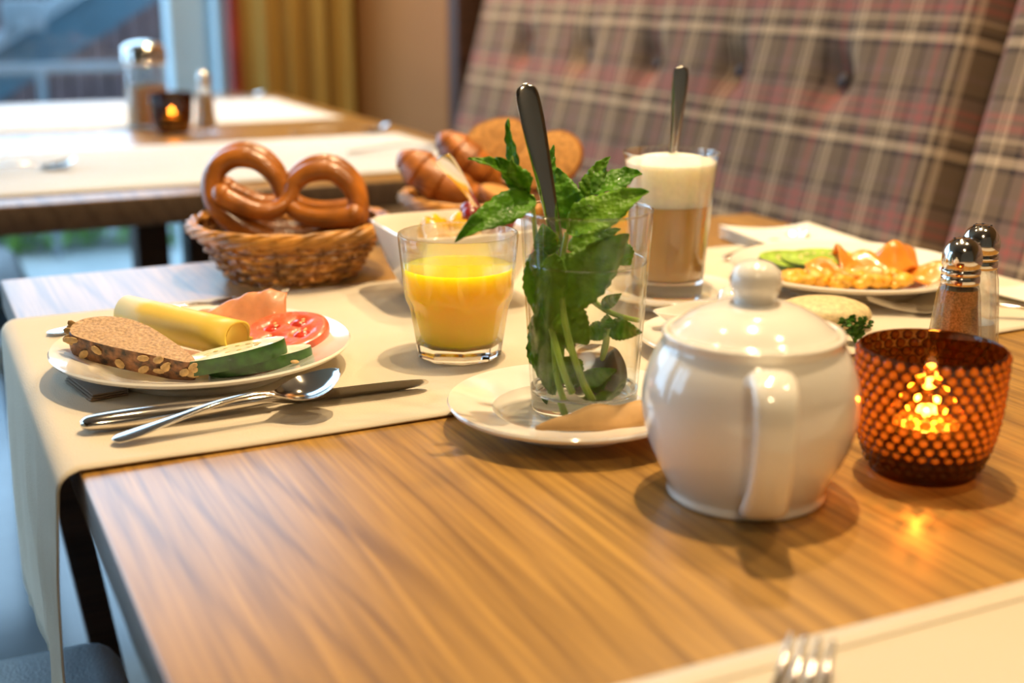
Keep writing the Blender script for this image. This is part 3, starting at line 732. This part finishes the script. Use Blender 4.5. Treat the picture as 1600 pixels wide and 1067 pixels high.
sprig('mint sprig standing low inside the tea glass', [
    (940, 484, -.008, 968, 464, -.010, 20, F, MINTD, .05, .3), (946, 516, -.010, 1000, 522, -.012, 34, (-.1, -1, .3), MINT, .08, .3),
    (946, 514, -.012, 908, 528, -.014, 30, F, MINT, .08, .3), (946, 516, -.012, 946, 492, -.014, 24, F, MINT, .08, .3),
    (854, 486, -.006, 866, 622, -.010, 60, (-.3, -1, .2), MINTD, .06, .3), (842, 520, -.004, 872, 632, -.004, 44, (-.5, -1, .1), MINT, .06, .3),
    (880, 556, -.016, 902, 606, -.014, 48, F, MINTD, .06, .3), (906, 600, -.012, 962, 580, -.010, 30, F, MINT, .08, .3), (900, 540, -.002, 880, 470, -.004, 50, F, MINT, .08, .3)],
    [([(925, 478, -.004), (948, 492, -.008), (972, 500, -.010), (996, 506, -.008)], .0020, .0016), ([(947, 514, -.012), (946, 545, -.008), (941, 572, -.004)], .0024, .0018), ([(864, 500, -.012), (870, 580, -.020), (888, 640, -.018)], .0017, .0022), ([(880, 540, .0), (920, 600, .0), (930, 638, .002)], .0016, .0018)])
# long spoon in the tea glass
def standing_spoon(name, label, loc, pts, L, mat=STEEL, nrm=(0, -1, .2), k=1.0, group=None):
    kk = spline(SPOON, 5); P = spline(pts, 12); n = len(P)
    path = [V(P[min(n - 1, int(c[0] * (n - 1) + .5))]) for c in kk]
    # exact interpolation
    path = []
    for c in kk:
        f = max(0, min(1, c[0])) * (n - 1); i = min(n - 2, int(f)); path.append(V(P[i]).lerp(V(P[i + 1]), f - i))
    m = blade_strip(path, [max(.0004, c[2]) * L * k for c in kk], [max(0, c[3]) * L for c in kk], [max(.003, c[4]) * L for c in kk], nrm)
    return m.build(name, mat, loc=loc, rot=(0, 0, R(CAMZ)), label=label, cat='spoon')
standing_spoon('long_spoon', 'long steel spoon standing in the mint tea glass', (GX, GY, GZ), [px(822, 166, .020), px(844, 266, .009), px(866, 368, -.001), px(886, 470, -.007), px(902, 535, -.007), px(925, 575, -.012), px(966, 612, -.021)], .178, nrm=(.16, -1, .3))
# sachet
sa = []
for i in range(25):
    u = i / 24; row = []
    cxx = -.034 + .078 * u; top = .0075 * min(1, u * 3.0) + .004; 
    for j in range(12):
        q = 2 * pi * j / 12; hw = .012 * min(1, .15 + u * 1.8); ht = .0045 * min(1, .25 + u * 2.2) * (1 + .15 * sin(u * 17))
        row.append((cxx, hw * cos(q) * .55 - .002, .0012 + ht + hw * cos(q) * .42 + ht * sin(q) + .004 * u))
    sa.append(row)
sm = M().grid(sa, cv=True); sm.fan(sa[0], None, True); sm.fan(sa[-1])
so = sm.build('sachet', SACHET, loc=(.3595, .6425, .0098), rot=(0, 0, R(CAMZ + 5)), label='brown paper sachet lying on the saucer against the tea glass', cat='sachet', auto=0)

# ------------------------------------------------------------------ latte
lg = thing('latte_glass', 'tall glass of layered latte macchiato with milk foam', 'glass', (.594, .929, .0076), 0)
M().lathe([(.001, .001), (.0275, .001), (.0300, 0), (.0308, .002), (.0312, .012), (.0314, .0166), (.001, .0166)], 72).build('thick_base', GBASE, lg)
M().lathe([(.0292, .0170), (.0314, .0170), (.0322, .030), (.0398, .120), (.0415, .1245), (.0412, .1255), (.0400, .1255), (.0392, .122), (.0384, .115), (.0308, .030), (.0292, .0170)], 72).build('glass_wall', GLASS, lg)
M().lathe([(.001, .0174), (.0289, .0174), (.0306, .0302), (.0342, .072), (.0350, .0815), (.001, .0815)], 64).build('coffee', COFFEE, lg)
M().lathe([(.001, .0816), (.0351, .0816), (.0378, .110), (.0383, .1170), (.035, .1185), (.024, .1215), (.012, .123), (.001, .1234)], 64).build('milk_foam', FOAM, lg)
standing_spoon('latte_spoon', 'steel spoon standing upright in the latte foam', (.594, .929, .0076), [(.006, 0, .197), (.0035, 0, .150), (.000, .0, .110), (-.004, 0, .075), (-.008, 0, .035)], .163, nrm=(.1, -1, .1))

# ------------------------------------------------------------------ candle holders
def candle(label, loc, bumps=True, power=2.2, rz=0):
    t = thing('candle_holder', label, 'candle holder', loc, rz)
    pr = [(.0302, .0040), (.0330, .010), (.0366, .022), (.0388, .036), (.0398, .050), (.0402, .064), (.0404, .0728)]
    ot = spline(pr, 4)
    inn = [(.0390, .0728), (.0385, .060), (.0374, .040), (.0355, .026), (.0325, .0200), (.026, .0178), (.001, .0176)]
    M().lathe([(.001, .0004), (.026, .0004), (.0285, 0), (.0300, .0015)] + ot + [(.0400, .0738), (.0394, .0738)] + inn, 84).build('glass_wall', AMBER, t)
    if bumps:
        h = M(); nrow = 13
        for k in range(nrow):
            z = .0085 + k * (.0700 - .0085) / (nrow - 1)
            r = min(((abs(q[1] - z), q[0]) for q in spline(pr, 24)))[1]
            n = 32
            for j in range(n):
                a = 2 * pi * (j + .5 * (k % 2)) / n
                rad = pi * r / n * .80; rows = []
                o = V((cos(a), sin(a), 0)); s_ = V((-sin(a), cos(a), 0)); u_ = V((0, 0, 1))
                for i in range(4):
                    ph = pi / 2 * i / 3.4
                    rows.append([V((0, 0, z)) + o * (r - .0002 + rad * .75 * sin(ph)) + (s_ * cos(2 * pi * q / 8) + u_ * sin(2 * pi * q / 8)) * rad * cos(ph) for q in range(8)])
                h.grid(rows, cv=True); h.fan(rows[-1])
        h.build('hobnails', HOB, t, kind='stuff', label='raised round amber glass dots')
    q_ = .0068
    M().lathe([(.001, .0114 + q_), (.0188, .0114 + q_), (.0192, .0122 + q_), (.0192, .0225 + q_), (.0186, .0225 + q_), (.0186, .0200 + q_)], 40).build('tealight_cup', ALU, t)
    M().lathe([(.001, .0120 + q_), (.0185, .0120 + q_), (.0185, .0203 + q_), (.014, .0198 + q_), (.001, .0196 + q_)], 40).build('wax', WAX, t)
    M().tube([(0, 0, .0195 + q_), (.0006, 0, .0240 + q_)], .0007, 6).build('wick', BUTT, t)
    M().lathe(spline([(.0005, .0225 + q_), (.0024, .0240 + q_), (.0030, .0255 + q_), (.0022, .0280 + q_), (.0010, .0305 + q_), (.0002, .0320 + q_)], 4), 14).build('flame', FLAME, t)
    l = bpy.data.lights.new('flame_light', 'POINT'); l.energy = power; l.color = (1, .66, .28); l.shadow_soft_size = .004
    o = bpy.data.objects.new('flame_light', l); COL.objects.link(o); o.parent = t; o.location = (0, 0, .0410)
    return t
candle('amber hobnail glass with a burning tealight beside the teapot', (.512, .523, .0002))
candle('small amber candle glass glowing on the table behind', (.468, 2.455, .003), False, .5)

# ------------------------------------------------------------------ shakers
def shaker(label, loc, fill, fh, rz, s=1.0):
    t = thing('shaker', label, 'shaker', loc, rz)
    def rf(r, z, th):
        k = max(0, 1 - z / .085); d = (th % (pi / 3)) - pi / 6
        return r * (1 - .35 * k + .35 * k * (.93 / cos(d)) * 1.02)
    M().lathe([(.001, .004), (.012, .002), (.019, 0), (.0222, .0015), (.0212, .006), (.0196, .015), (.0176, .035), (.0155, .060), (.0136, .078), (.0118, .085), (.0108, .0865), (.0112, .083), (.0138, .060), (.0158, .035), (.0172, .016), (.012, .011), (.001, .0105)], 72, rf).build('glass_body', GLASS, t)
    zf = fh; rr = .0156 - (zf - .035) * .085
    M().lathe([(.001, .0112), (.0118, .0116), (.0166, .0166), (.0154, .035), (min(rr, .0135), zf), (.001, zf + .001)], 48).build('filling', fill, t)
    cp = M().lathe(spline([(.0112, .0855), (.0122, .0860), (.0122, .0900), (.0114, .0908), (.0122, .0920), (.0122, .0945), (.0112, .0955), (.0122, .0975), (.0126, .1010), (.0120, .1060), (.0096, .1110), (.0055, .1143), (.002, .1152), (.0003, .1153)], 3), 40).build('cap', CHROME, t)
    hs = M()
    for k in range(6):
        a = k * pi / 3; hs.ball((.0055 * cos(a), .0055 * sin(a), .1141), .0010, 6, 4)
    hs.ball((0, 0, .1152), .0010, 6, 4)
    hs.build('holes', BUTT, cp, kind='stuff')
    return t
shaker('pepper shaker with brown filling and steel cap behind the candle', (.604, .599, .0002), PEPPER, .082, 10)
shaker('salt shaker with white filling and steel cap at the right', (.650, .629, .0002), SALT, .048, 30)
shaker('glass salt shaker on the table behind, beside the candle', (.520, 2.405, .003), SUGAR, .072, 0)
sg = thing('sugar_dispenser', 'tall glass sugar dispenser with chrome lid on the table behind', 'dispenser', (.447, 2.585, .003)); sg.scale = (1.03, 1.03, 1.03)
M().lathe([(.001, .003), (.034, .002), (.036, 0), (.0385, .003), (.0385, .100), (.037, .118), (.035, .118), (.0365, .100), (.0365, .006), (.001, .005)], 48).build('glass_body', GLASS, sg)
M().lathe([(.001, .0055), (.0362, .0062), (.0362, .075), (.001, .082)], 40).build('sugar', SUGAR, sg)
M().lathe(spline([(.0365, .116), (.041, .117), (.0415, .135), (.0395, .146), (.030, .154), (.012, .158), (.001, .1585)], 4), 40).build('lid', CHROME, sg)

# ------------------------------------------------------------------ baskets
def basket(label, loc, rz):
    t = thing('wicker_basket', label, 'basket', loc, rz)
    Rb, Rt, H = .058, .0885, .050
    rad = lambda z: Rb + (Rt - Rb) * (z / H) ** .85
    NS = 25
    M().lathe([(.001, .0022), (Rb - .003, .0022), (Rb - .001, .0040), (.001, .0046)], 40).build('base', WICKD, t)
    for k in range(NS):
        a = 2 * pi * k / NS
        M().tube([((rad(z) * cos(a)), rad(z) * sin(a), z) for z in (.002, .014, .026, .038, .050)], .0015, 6).build('stake', WICKD, t)
    nw = 13
    for w_ in range(nw):
        z0 = .0035 + w_ * .0455 / nw; pts = []
        for i in range(NS * 6):
            a = 2 * pi * i / (NS * 6); wv = cos(a * NS / 2 * 1.0 + (pi if w_ % 2 else 0)) if False else cos(NS * a / 2)
            sgn = 1 if w_ % 2 else -1
            pts.append(((rad(z0) + .0021 * sgn * wv) * cos(a), (rad(z0) + .0021 * sgn * wv) * sin(a), z0 + .0004 * noise.noise(V((a * 5, w_, 0)))))
        # odd number of stakes: two turns close the wave
        pts2 = []
        for i in range(NS * 6):
            a = 2 * pi * i / (NS * 6); s_ = 1 if (w_ % 2) else -1
            r = rad(z0) + .0028 * s_ * sin(a * 12 + .6 * w_)
            pts2.append((r * cos(a), r * sin(a), z0 + .0005 * sin(a * 7 + w_)))
        M().tube(pts2, .00180, 6, closed=True).build('weaver', WICK if w_ % 3 else WICKD, t)
    # plaited border: slanting canes lapped round the rim
    for k in range(NS):
        a0 = 2 * pi * k / NS; pts = []
        for i in range(10):
            u = i / 9; a = a0 + u * 2 * pi / NS * 3.2
            r = Rt + .0005 + .0068 * sin(u * pi); z = H - .006 + .0135 * u - .005 * (u > .8) * (u - .8) * 5
            pts.append((r * cos(a), r * sin(a), z))
        M().tube(pts, [.0029] * 10, 6).build('border_cane', WICK, t)
    M().tube([((Rt - .001) * cos(2 * pi * i / 80), (Rt - .001) * sin(2 * pi * i / 80), H + .003 + .0012 * sin(2 * pi * i / 80 * 12)) for i in range(80)], .0023, 6, closed=True).build('rim', WICK, t)
    return t
b1 = basket('wicker basket filled with pretzels behind the bread plate', (.3285, 1.181, .0003), 0)
b2 = copy_tree(b1); place(b2, (.566, 1.244, .0003), 20, 'wicker basket of croissants and bread behind the mint tea')

# pretzels
PK = [(338, 290, -13), (358, 304, -13), (392, 319, -10), (424, 318, -7), (444, 300, -3), (452, 275, 1), (478, 257, 3), (515, 256, 4), (545, 281, 4), (557, 316, 3), (546, 350, 2), (502, 372, 0), (437, 380, 0), (378, 358, 0), (332, 322, 0), (315, 288, 2), (322, 254, 4), (350, 233, 5), (388, 236, 5), (418, 262, 3), (433, 295, 2), (455, 322, -5), (490, 332, -11), (525, 331, -13), (552, 326, -13)]
RK = [9.5, 9.8, 9.3, 8.6, 8.0, 8.8, 9.8, 10.2, 10.4, 10.6, 12, 13.5, 14, 13.5, 12.5, 11.0, 10.4, 10.2, 10, 8.8, 8.0, 8.6, 9.3, 9.8, 9.5]
def pretzel(label, loc, rz, tilt=.14):
    k = spline([((a - 437) * .00057, c * .001 + (348 - b) * .00053 * tilt, .0545 + (348 - b) * .00053, r * .00095) for (a, b, c), r in zip(PK, RK)], 6)
    m = M().tube([q[:3] for q in k], [q[3] for q in k], 16)
    e0, e1 = k[0], k[-1]
    m.ball(e0[:3], e0[3] * 1.12, 14, 9); m.ball(e1[:3], e1[3] * 1.12, 14, 9)
    return m.build('pretzel', PRETZ, loc=loc, rot=(0, 0, R(rz)), label=label, cat='pretzel')
pretzel('glossy brown pretzel at the front of the wicker basket', (.3215, 1.168, -.003), CAMZ)
pretzel('brown pretzel standing behind the front one in the basket', (.336, 1.212, -.003), CAMZ + 3)

# croissants and rolls in the second basket
def croissant(label, loc, pts, rmax):
    P = spline(pts, 12); n = len(P); rad = []
    for i in range(n):
        u = i / (n - 1); rad.append(rmax * (.10 + .90 * sin(pi * min(1, u * 1.15)) ** .9) * (1 + .15 * ((u * 6.3) % 1 - .5)))
    return M().tube(P, rad, 18, flat=.85).build('croissant', CROI, loc=loc, rot=(0, 0, R(CAMZ)), label=label, cat='croissant')
croissant('golden croissant at the left of the bread basket', (.566, 1.244, .0), [(-.092, -.018, .101), (-.082, -.022, .091), (-.060, -.028, .076), (-.030, -.030, .060), (.006, -.028, .050), (.030, -.024, .052)], .0255)
croissant('golden croissant with raised tip in the middle of the bread basket', (.566, 1.244, .0), [(-.054, .026, .115), (-.045, .025, .106), (-.028, .023, .090), (-.008, .021, .073), (.010, .021, .056), (.020, .021, .044)], .0255)
def half_roll(label, loc, rot, sc):
    t = thing('bread_roll_half', label, 'bread roll', loc, rot=rot)
    M().lathe(spline([(.0295, 0), (.0310, .004), (.0300, .010), (.024, .019), (.012, .024), (.0005, .025)], 4), 40, lambda r, z, a: r * (1 + .28 * abs(cos(a)) ** 2)).build('crust', ROLLC, t)
    M().lathe([(.0005, -.0012), (.015, -.0010), (.027, -.0004), (.0298, .0012)], 40, lambda r, z, a: r * (1 + .28 * abs(cos(a)) ** 2)).build('crumb', ROLLF, t)
    t.scale = (sc, sc, sc); return t
def facing(dx, dy, dz, spin):
    """rotation that turns a half roll's cut face towards (dx, dy, dz)"""
    q = V((-dx, -dy, -dz)).to_track_quat('Z', 'X') @ Matrix.Rotation(R(spin), 3, 'Z').to_quaternion()
    return q.to_euler()
half_roll('toasted roll half at the right of the bread basket', (.625, 1.222, .090), facing(-.62, -.70, .42, 60), 1.0)
half_roll('toasted roll half standing behind the tea spoon', (.598, 1.292, .098), facing(-.55, -.78, .35, 75), 1.05)
half_roll('darker roll half lying low in the bread basket', (.562, 1.190, .062), (R(200), R(10), R(30)), .85)

# ------------------------------------------------------------------ fruit bowl
fb = thing('fruit_bowl', 'white square bowl of fruit salad behind the orange juice', 'bowl', (.432, 1.023, PZ), -3)
def sq(r, z, t):
    e = 3.2 + max(0, z - .01) * 30; c_, s_ = abs(cos(t)), abs(sin(t)); return r / (c_ ** e + s_ ** e) ** (1 / e)
M().lathe(spline([(.001, .003), (.034, .002), (.037, 0), (.040, .003), (.050, .020), (.0585, .042), (.0645, .0635), (.0640, .0655), (.0615, .0650), (.055, .042), (.045, .020), (.032, .009), (.001, .007)], 3), 120, sq).build('bowl_shell', PORC, fb)
for k in range(16):
    a = k * 2.4; r = .008 + .030 * ((k * .381) % 1); z = .055 + .011 * ((k * .73) % 1) - r * .08
    M().box((0, 0, 0), (.020, .017, .015), .004, seg=2).build('fruit_chunk', MANGO, loc=(.432 + r * cos(a), 1.023 + r * sin(a), PZ + z), rot=(k * 1.1, k * .7, k * 2.0), label='yellow fruit chunk in the white square bowl', cat='fruit', group='yellow fruit chunks in the square bowl')
for k, (x, y, z) in enumerate(((.018, -.034, .068), (.036, -.026, .067), (.034, -.006, .073), (.008, -.022, .075), (.046, -.008, .067), (.022, .016, .073))):
    M().ball((0, 0, 0), .0088, 14, 9, (1, 1, 1.15)).build('grape', GRAPE, loc=(.432 + x, 1.023 + y, PZ + z), rot=(k, .7 * k, 0), label='dark red grape on the fruit salad', cat='grape', group='red grapes in the square bowl')
standing_spoon('fruit_spoon', 'steel spoon leaning out of the square fruit bowl', (.432, 1.023, PZ), [(-.010, -.016, .127), (.006, -.008, .105), (.018, -.001, .085), (.030, .006, .062), (.042, .012, .040)], .125, nrm=(-.55, -.6, .62), k=1.5)

# ------------------------------------------------------------------ food on the left plate
def slice_mesh(outline, th, bul=.0):
    """slab with an outline (x,y) and thickness, rounded at the rim; returns (rim mesh, top mesh)"""
    n = len(outline); cx = sum(p[0] for p in outline) / n; cyy = sum(p[1] for p in outline) / n
    rows = []
    for k in range(7):
        u = k / 6; z = th * u; g = 1 + bul * sin(pi * u)
        rows.append([(cx + (x - cx) * g, cyy + (y - cyy) * g, z) for x, y in outline])
    rim = M().grid(rows, cv=True); rim.fan(rows[0], None, True)
    tops = []
    for k in range(9):
        s = 1 - k / 8.0
        tops.append([(cx + (x - cx) * max(s, .001), cyy + (y - cyy) * max(s, .001), th + .0009 * noise.noise(V((x * 90 * s, y * 90 * s, 1)))* (k > 0)) for x, y in outline])
    return rim, M().grid(tops, cv=True)
# bread: half-moon slice, straight base crust toward the camera
bo = [p for p in spline([(-.0450, .002), (-.0462, .011), (-.041, .021), (-.028, .0275), (-.012, .0275), (.004, .021), (.020, .0095), (.036, -.004), (.0455, -.0135), (.0465, -.0185), (.040, -.0200), (.022, -.0170), (0, -.0135), (-.022, -.0090), (-.040, -.0030), (-.0450, .002)], 4)][:-1]
bd = thing('bread_slice', 'brown wholegrain bread slice with oat crust on the left plate', 'bread', (.1320, .8915, .0162), rot=(R(15), R(6.5), R(CAMZ - 1)))
rim, top = slice_mesh(bo, .0165, .03)
rim.build('crust', CRUST, bd); top.build('crumb', CRUMB, bd)
for k in range(26):
    i = int(random.uniform(36, 59)) if k < 17 else int(random.uniform(0, 9)); x, y = bo[i % len(bo)]
    z = random.uniform(.002, .0150)
    M().ball((0, 0, 0), .0036, 8, 5, (1.25, .8, .35)).build('oat_flake', OAT, bd, loc=(x * 1.03, y * 1.04 - .0008, z), rot=(R(90 + random.uniform(-25, 25)), random.uniform(-1, 1), random.uniform(-.4, .4)))
# cheese roll
m = M(); rows = []
for i in range(100):
    u = i / 99; th = -.75 * pi + u * 2 * pi * 1.36; r = .0124 + .0013 * u
    rows.append((r * cos(th), r * sin(th) + .0136))
tail = [(rows[-1][0] + .004 * k, rows[-1][1] - .0002 * k) for k in range(1, 3)]
Lh = .109
gr = [[(s * Lh, p[0], p[1]) for p in rows] for s in (0, .25, .5, .75, 1)]
gr = [[(x + .0015 * sin(j * .2) * (1 if i == 4 else 0), y * (1 - .06 * (i == 0)), z) for j, (x, y, z) in enumerate(r)] for i, r in enumerate(gr)]
chs = M().grid(gr).build('cheese_slice', CHEESE, loc=(.140, .967, .0185), rot=(0, R(3), R(aim(.062, -.089))), solid=.0017, label='rolled yellow cheese slice across the middle of the left plate', cat='cheese', auto=0)
k_ = M(); k_.tube([(x, 0, .0136) for x in (.002, .03, .06, .09, .1075)], [.0113, .0115, .0115, .0115, .0115], 40); k_.build('rolled_core', CHEESE, chs)
# ham: one folded sheet, its ridge rising to the right
rows = []
for i in range(40):
    u = i / 39; row = []
    rid = .008 + .028 * u ** .8 - .006 * max(0, u - .85) / .15; wd = .016 + .006 * u
    for j in range(25):
        v = -1 + 2 * j / 24
        x = -.048 + .086 * u + .005 * v * v * (1 if v < 0 else -1) - .004 * abs(v)
        y = v * wd + .004 * u
        z = rid * (1 - abs(v) ** 1.5) + .0011 * sin(u * 12 + v * 5) + .0007 * sin(u * 31 - v * 9)
        row.append((x, y, max(z, .0005)))
    rows.append(row)
M().grid(rows).build('ham_slice', HAM, loc=(.2195, .9475, .0125), rot=(0, 0, R(CAMZ + 6)), solid=.0016, label='folded pink cured ham slice behind the cheese roll', cat='ham', auto=0)
# tomato
tm = thing('tomato_slice', 'red tomato slice at the right of the left plate', 'tomato', (.2440, .8985, .0165), rot=(R(11), R(-9), R(CAMZ + 14)))
RT = .0310
holes = [(.014 * cos(a), .0145 * sin(a), a) for a in (R(40), R(130), R(215), R(320))]
def tz(x, y):
    z = .0085
    for hx, hy, a in holes:
        dx, dy = x - hx, y - hy; u = dx * cos(a) + dy * sin(a); v = -dx * sin(a) + dy * cos(a)
        z -= .0032 * math.exp(-((u / .0065) ** 4 + (v / .0075) ** 4))
    return z
rows = []
for k in range(26):
    s = k / 25; rows.append([(RT * s * cos(q) * (1 + .03 * cos(3 * q)), RT * s * sin(q) * (1 + .03 * cos(3 * q)), tz(RT * s * cos(q), RT * s * sin(q)) - .0012 * max(0, (s - .9) / .1) ** 2) for q in [2 * pi * j / 64 for j in range(64)]])
for rr_, z in ((1.012, .0060), (1.015, .0035), (1.0, .001), (.97, 0)): rows.append([(RT * rr_ * cos(q) * (1 + .03 * cos(3 * q)), RT * rr_ * sin(q) * (1 + .03 * cos(3 * q)), z) for q in [2 * pi * j / 64 for j in range(64)]])
tt = M().grid(rows, cv=True); tt.fan(rows[-1]); tt.build('flesh', TOM, tm)
for hx, hy, a in holes:
    M().ball((0, 0, 0), .0068, 12, 6, (.95, 1.05, .30)).build('seed_gel', TOMG, tm, loc=(hx, hy, .0061), rot=(0, 0, a))
    for q in range(3):
        M().ball((0, 0, 0), .0013, 7, 4, (1.3, .8, .5)).build('seed', SEED, tm, loc=(hx + random.uniform(-.004, .004), hy + random.uniform(-.004, .004), .0081), rot=(0, 0, random.random() * 3))
# cucumber slices
def cucumber(label, loc, rot, a=.041, b=.019, th=.008, flesh=None):
    t = thing('cucumber_slice', label, 'cucumber', loc, rot=rot)
    el = [(a * cos(q), b * sin(q)) for q in [2 * pi * k / 56 for k in range(56)]]
    rim, top = slice_mesh(el, th, .01); rim.build('rind', CUCR, t); top.build('flesh', flesh or CUCF, t)
    sd = M()
    for k in range(14):
        q = 2 * pi * k / 14; sd.ball((a * .5 * cos(q), b * .45 * sin(q), th + .0001), .0014, 6, 4, (1.5, .7, .3))
    sd.build('seeds', SEED, t, kind='stuff'); return t
cucumber('front cucumber slice leaning on the cheese roll', (.1945, .8540, .0160), (R(-3), R(-9), R(CAMZ + 17)), .0365, .0155, .0105)
cucumber('second cucumber slice, partly under the first one', (.2130, .8560, .0105), (R(-3), R(-6), R(CAMZ + 18)), .0365, .0150, .0090)
M().ball((0, 0, 0), .0026, 10, 6, (1.4, .9, .5)).build('oat_crumb', OAT, loc=(.2290, .8270, .0200), rot=(0, .2, .5), label='single oat crumb on the left plate rim', cat='crumb')
# folded napkin under the plate
nb = thing('paper_napkin', 'folded brown paper napkin tucked under the left plate', 'napkin', (.1035, .881, PZ), 10)
for k in range(3):
    M().box((.0006 * k, .0004 * k, .0008 + k * .0015), (.026 - .001 * k, .056, .0012), .0005, seg=1).build('fold_layer', BROWNN, nb, smooth=False)

# ------------------------------------------------------------------ food on the right plate
PX, PY = .775, .905
U = V((cos(R(CAMZ)), sin(R(CAMZ)), 0)); W = V((-sin(R(CAMZ)), cos(R(CAMZ)), 0))
def at(u, w_, z): p = V((PX, PY, 0)) + U * u + W * w_; return (p.x, p.y, z)
cucumber('thin cucumber slice at the back of the salmon plate', at(-.046, .018, .0190), (R(16), R(3), R(CAMZ - 4)), .034, .017, .006, CUCG)
cucumber('cucumber slice fanned forward on the salmon plate', at(-.026, .010, .0225), (R(18), R(-2), R(CAMZ - 10)), .034, .016, .006, CUCG)
e = M()
for k in range(110):
    u = -.066 + .108 * random.random(); w_ = -.046 + .030 * random.random()
    e.ball((u, w_, .003 + .006 * random.random()), random.uniform(.0040, .0072), 10, 7, (1.2, 1, .8), nz=.35)
e.build('scrambled_egg', EGG, loc=at(0, 0, .0105), rot=(0, 0, R(CAMZ)), label='yellow scrambled egg on the right plate', cat='egg', auto=0)
def salmon(label, u, w_, z, rz, sx, sy, hh, ph):
    rows = []
    for i in range(30):
        a = i / 29; rows.append([(-sx / 2 + sx * a, -sy / 2 + sy * b + .004 * sin(a * 8), hh * math.exp(-((b - .5) / .33) ** 2) * (.55 + .45 * sin(a * 7 + ph)) + .0035 * sin(a * 13 + b * 8 + ph)) for b in [j / 15 for j in range(16)]])
    M().grid(rows).build('salmon_slice', SALM, loc=at(u, w_, z), rot=(0, 0, R(CAMZ + rz)), solid=.0018, label=label, cat='salmon', auto=0)
salmon('folded salmon slice on the right end of the plate', .046, -.010, .0160, -16, .096, .050, .017, 1.0)
salmon('folded salmon slice standing tallest on the plate', .024, .000, .0185, 4, .074, .046, .027, 2.5)
salmon('salmon slice lying over the scrambled egg', -.010, -.020, .0185, -6, .066, .036, .010, .3)

# ------------------------------------------------------------------ small things behind
hr = M().lathe(spline([(.001, 0), (.020, 0), (.027, .004), (.030, .010), (.027, .017), (.017, .022), (.006, .0238), (.0005, .024)], 4), 40, lambda r, z, a: r * (1.12 + .16 * cos(2 * a)))
hr.build('bread_roll', HERBR, loc=(.662, .800, PZ), rot=(0, 0, -.5), label='pale speckled bread roll behind the teapot', cat='bread roll')
pa = M()
for k in range(60):
    b = V((random.gauss(0, .005), random.gauss(0, .005), .006 + random.random() * .014)); 
    for q in range(4):
        d = V((random.gauss(0, 1), random.gauss(0, 1), random.gauss(.4, 1))).normalized() * .0035; s_ = d.cross(V((.3, .5, .7))).normalized() * .0014
        pa.add([b - s_, b + d * .6 - s_ * 1.5, b + d, b + d * .6 + s_ * 1.5, b + s_], [(0, 1, 2, 3, 4)])
for k in range(5): pa.tube([(0, 0, 0), (random.gauss(0, .003), random.gauss(0, .003), .012)], .0007, 5)
pa.build('parsley_sprig', PARS, loc=(.6515, .7475, PZ), label='sprig of curly green parsley between teapot and candle', cat='parsley', smooth=False)
def napkin(label, loc, rz, sx, sy, h, layers=3):
    t = thing('paper_napkin', label, 'napkin', loc, rz)
    for k in range(layers):
        rows = []
        for i in range(16):
            a = i / 15; rows.append([(-sx / 2 + sx * a, -sy / 2 + sy * j / 9, k * h + .0015 + (.006 * k * (a - .5) ** 2) + .002 * sin(a * 4 + k) * (k > 0)) for j in range(10)])
        M().grid(rows).build('fold_layer', PAPERN, t, solid=.0012, auto=0)
napkin('white paper napkin folded behind the salmon plate', (.850, 1.085, PZ), -8, .11, .13, .003)
napkin('white paper napkin at the right table edge beside the salmon plate', (.885, .795, PZ), 4, .07, .06, .003, 2)
sp2 = spoon_mesh(.15).build('teaspoon', STEEL, loc=(.735, 1.045, .0026), rot=(0, 0, R(aim(.13, .05))), label='teaspoon lying behind the latte glass near the napkin', cat='spoon')
# far table cutlery
spoon_mesh(.19).build('table_spoon', STEEL, loc=(.055, 2.00, .003), rot=(0, 0, R(aim(.16, .035))), label='spoon lying at the left of the table behind', cat='spoon')
spoon_mesh(.19).build('table_spoon', STEEL, loc=(.660, 2.335, .003), rot=(0, 0, R(aim(.19, -.02))), label='spoon lying at the right of the table behind', cat='spoon')
spoon_mesh(.19).build('table_spoon', STEEL, loc=(.640, 3.16, .003), rot=(0, 0, R(aim(.19, .0))), label='spoon at the window end of the table behind', cat='spoon')
fk4 = thing('table_fork', 'fork on the near runner of the table behind', 'fork', (.655, 2.00, .003), aim(.19, .01)); fork(fk4, .19)
fk5 = thing('table_fork', 'fork on the window runner of the table behind', 'fork', (.06, 2.70, .003), aim(.19, .01)); fork(fk5, .19)
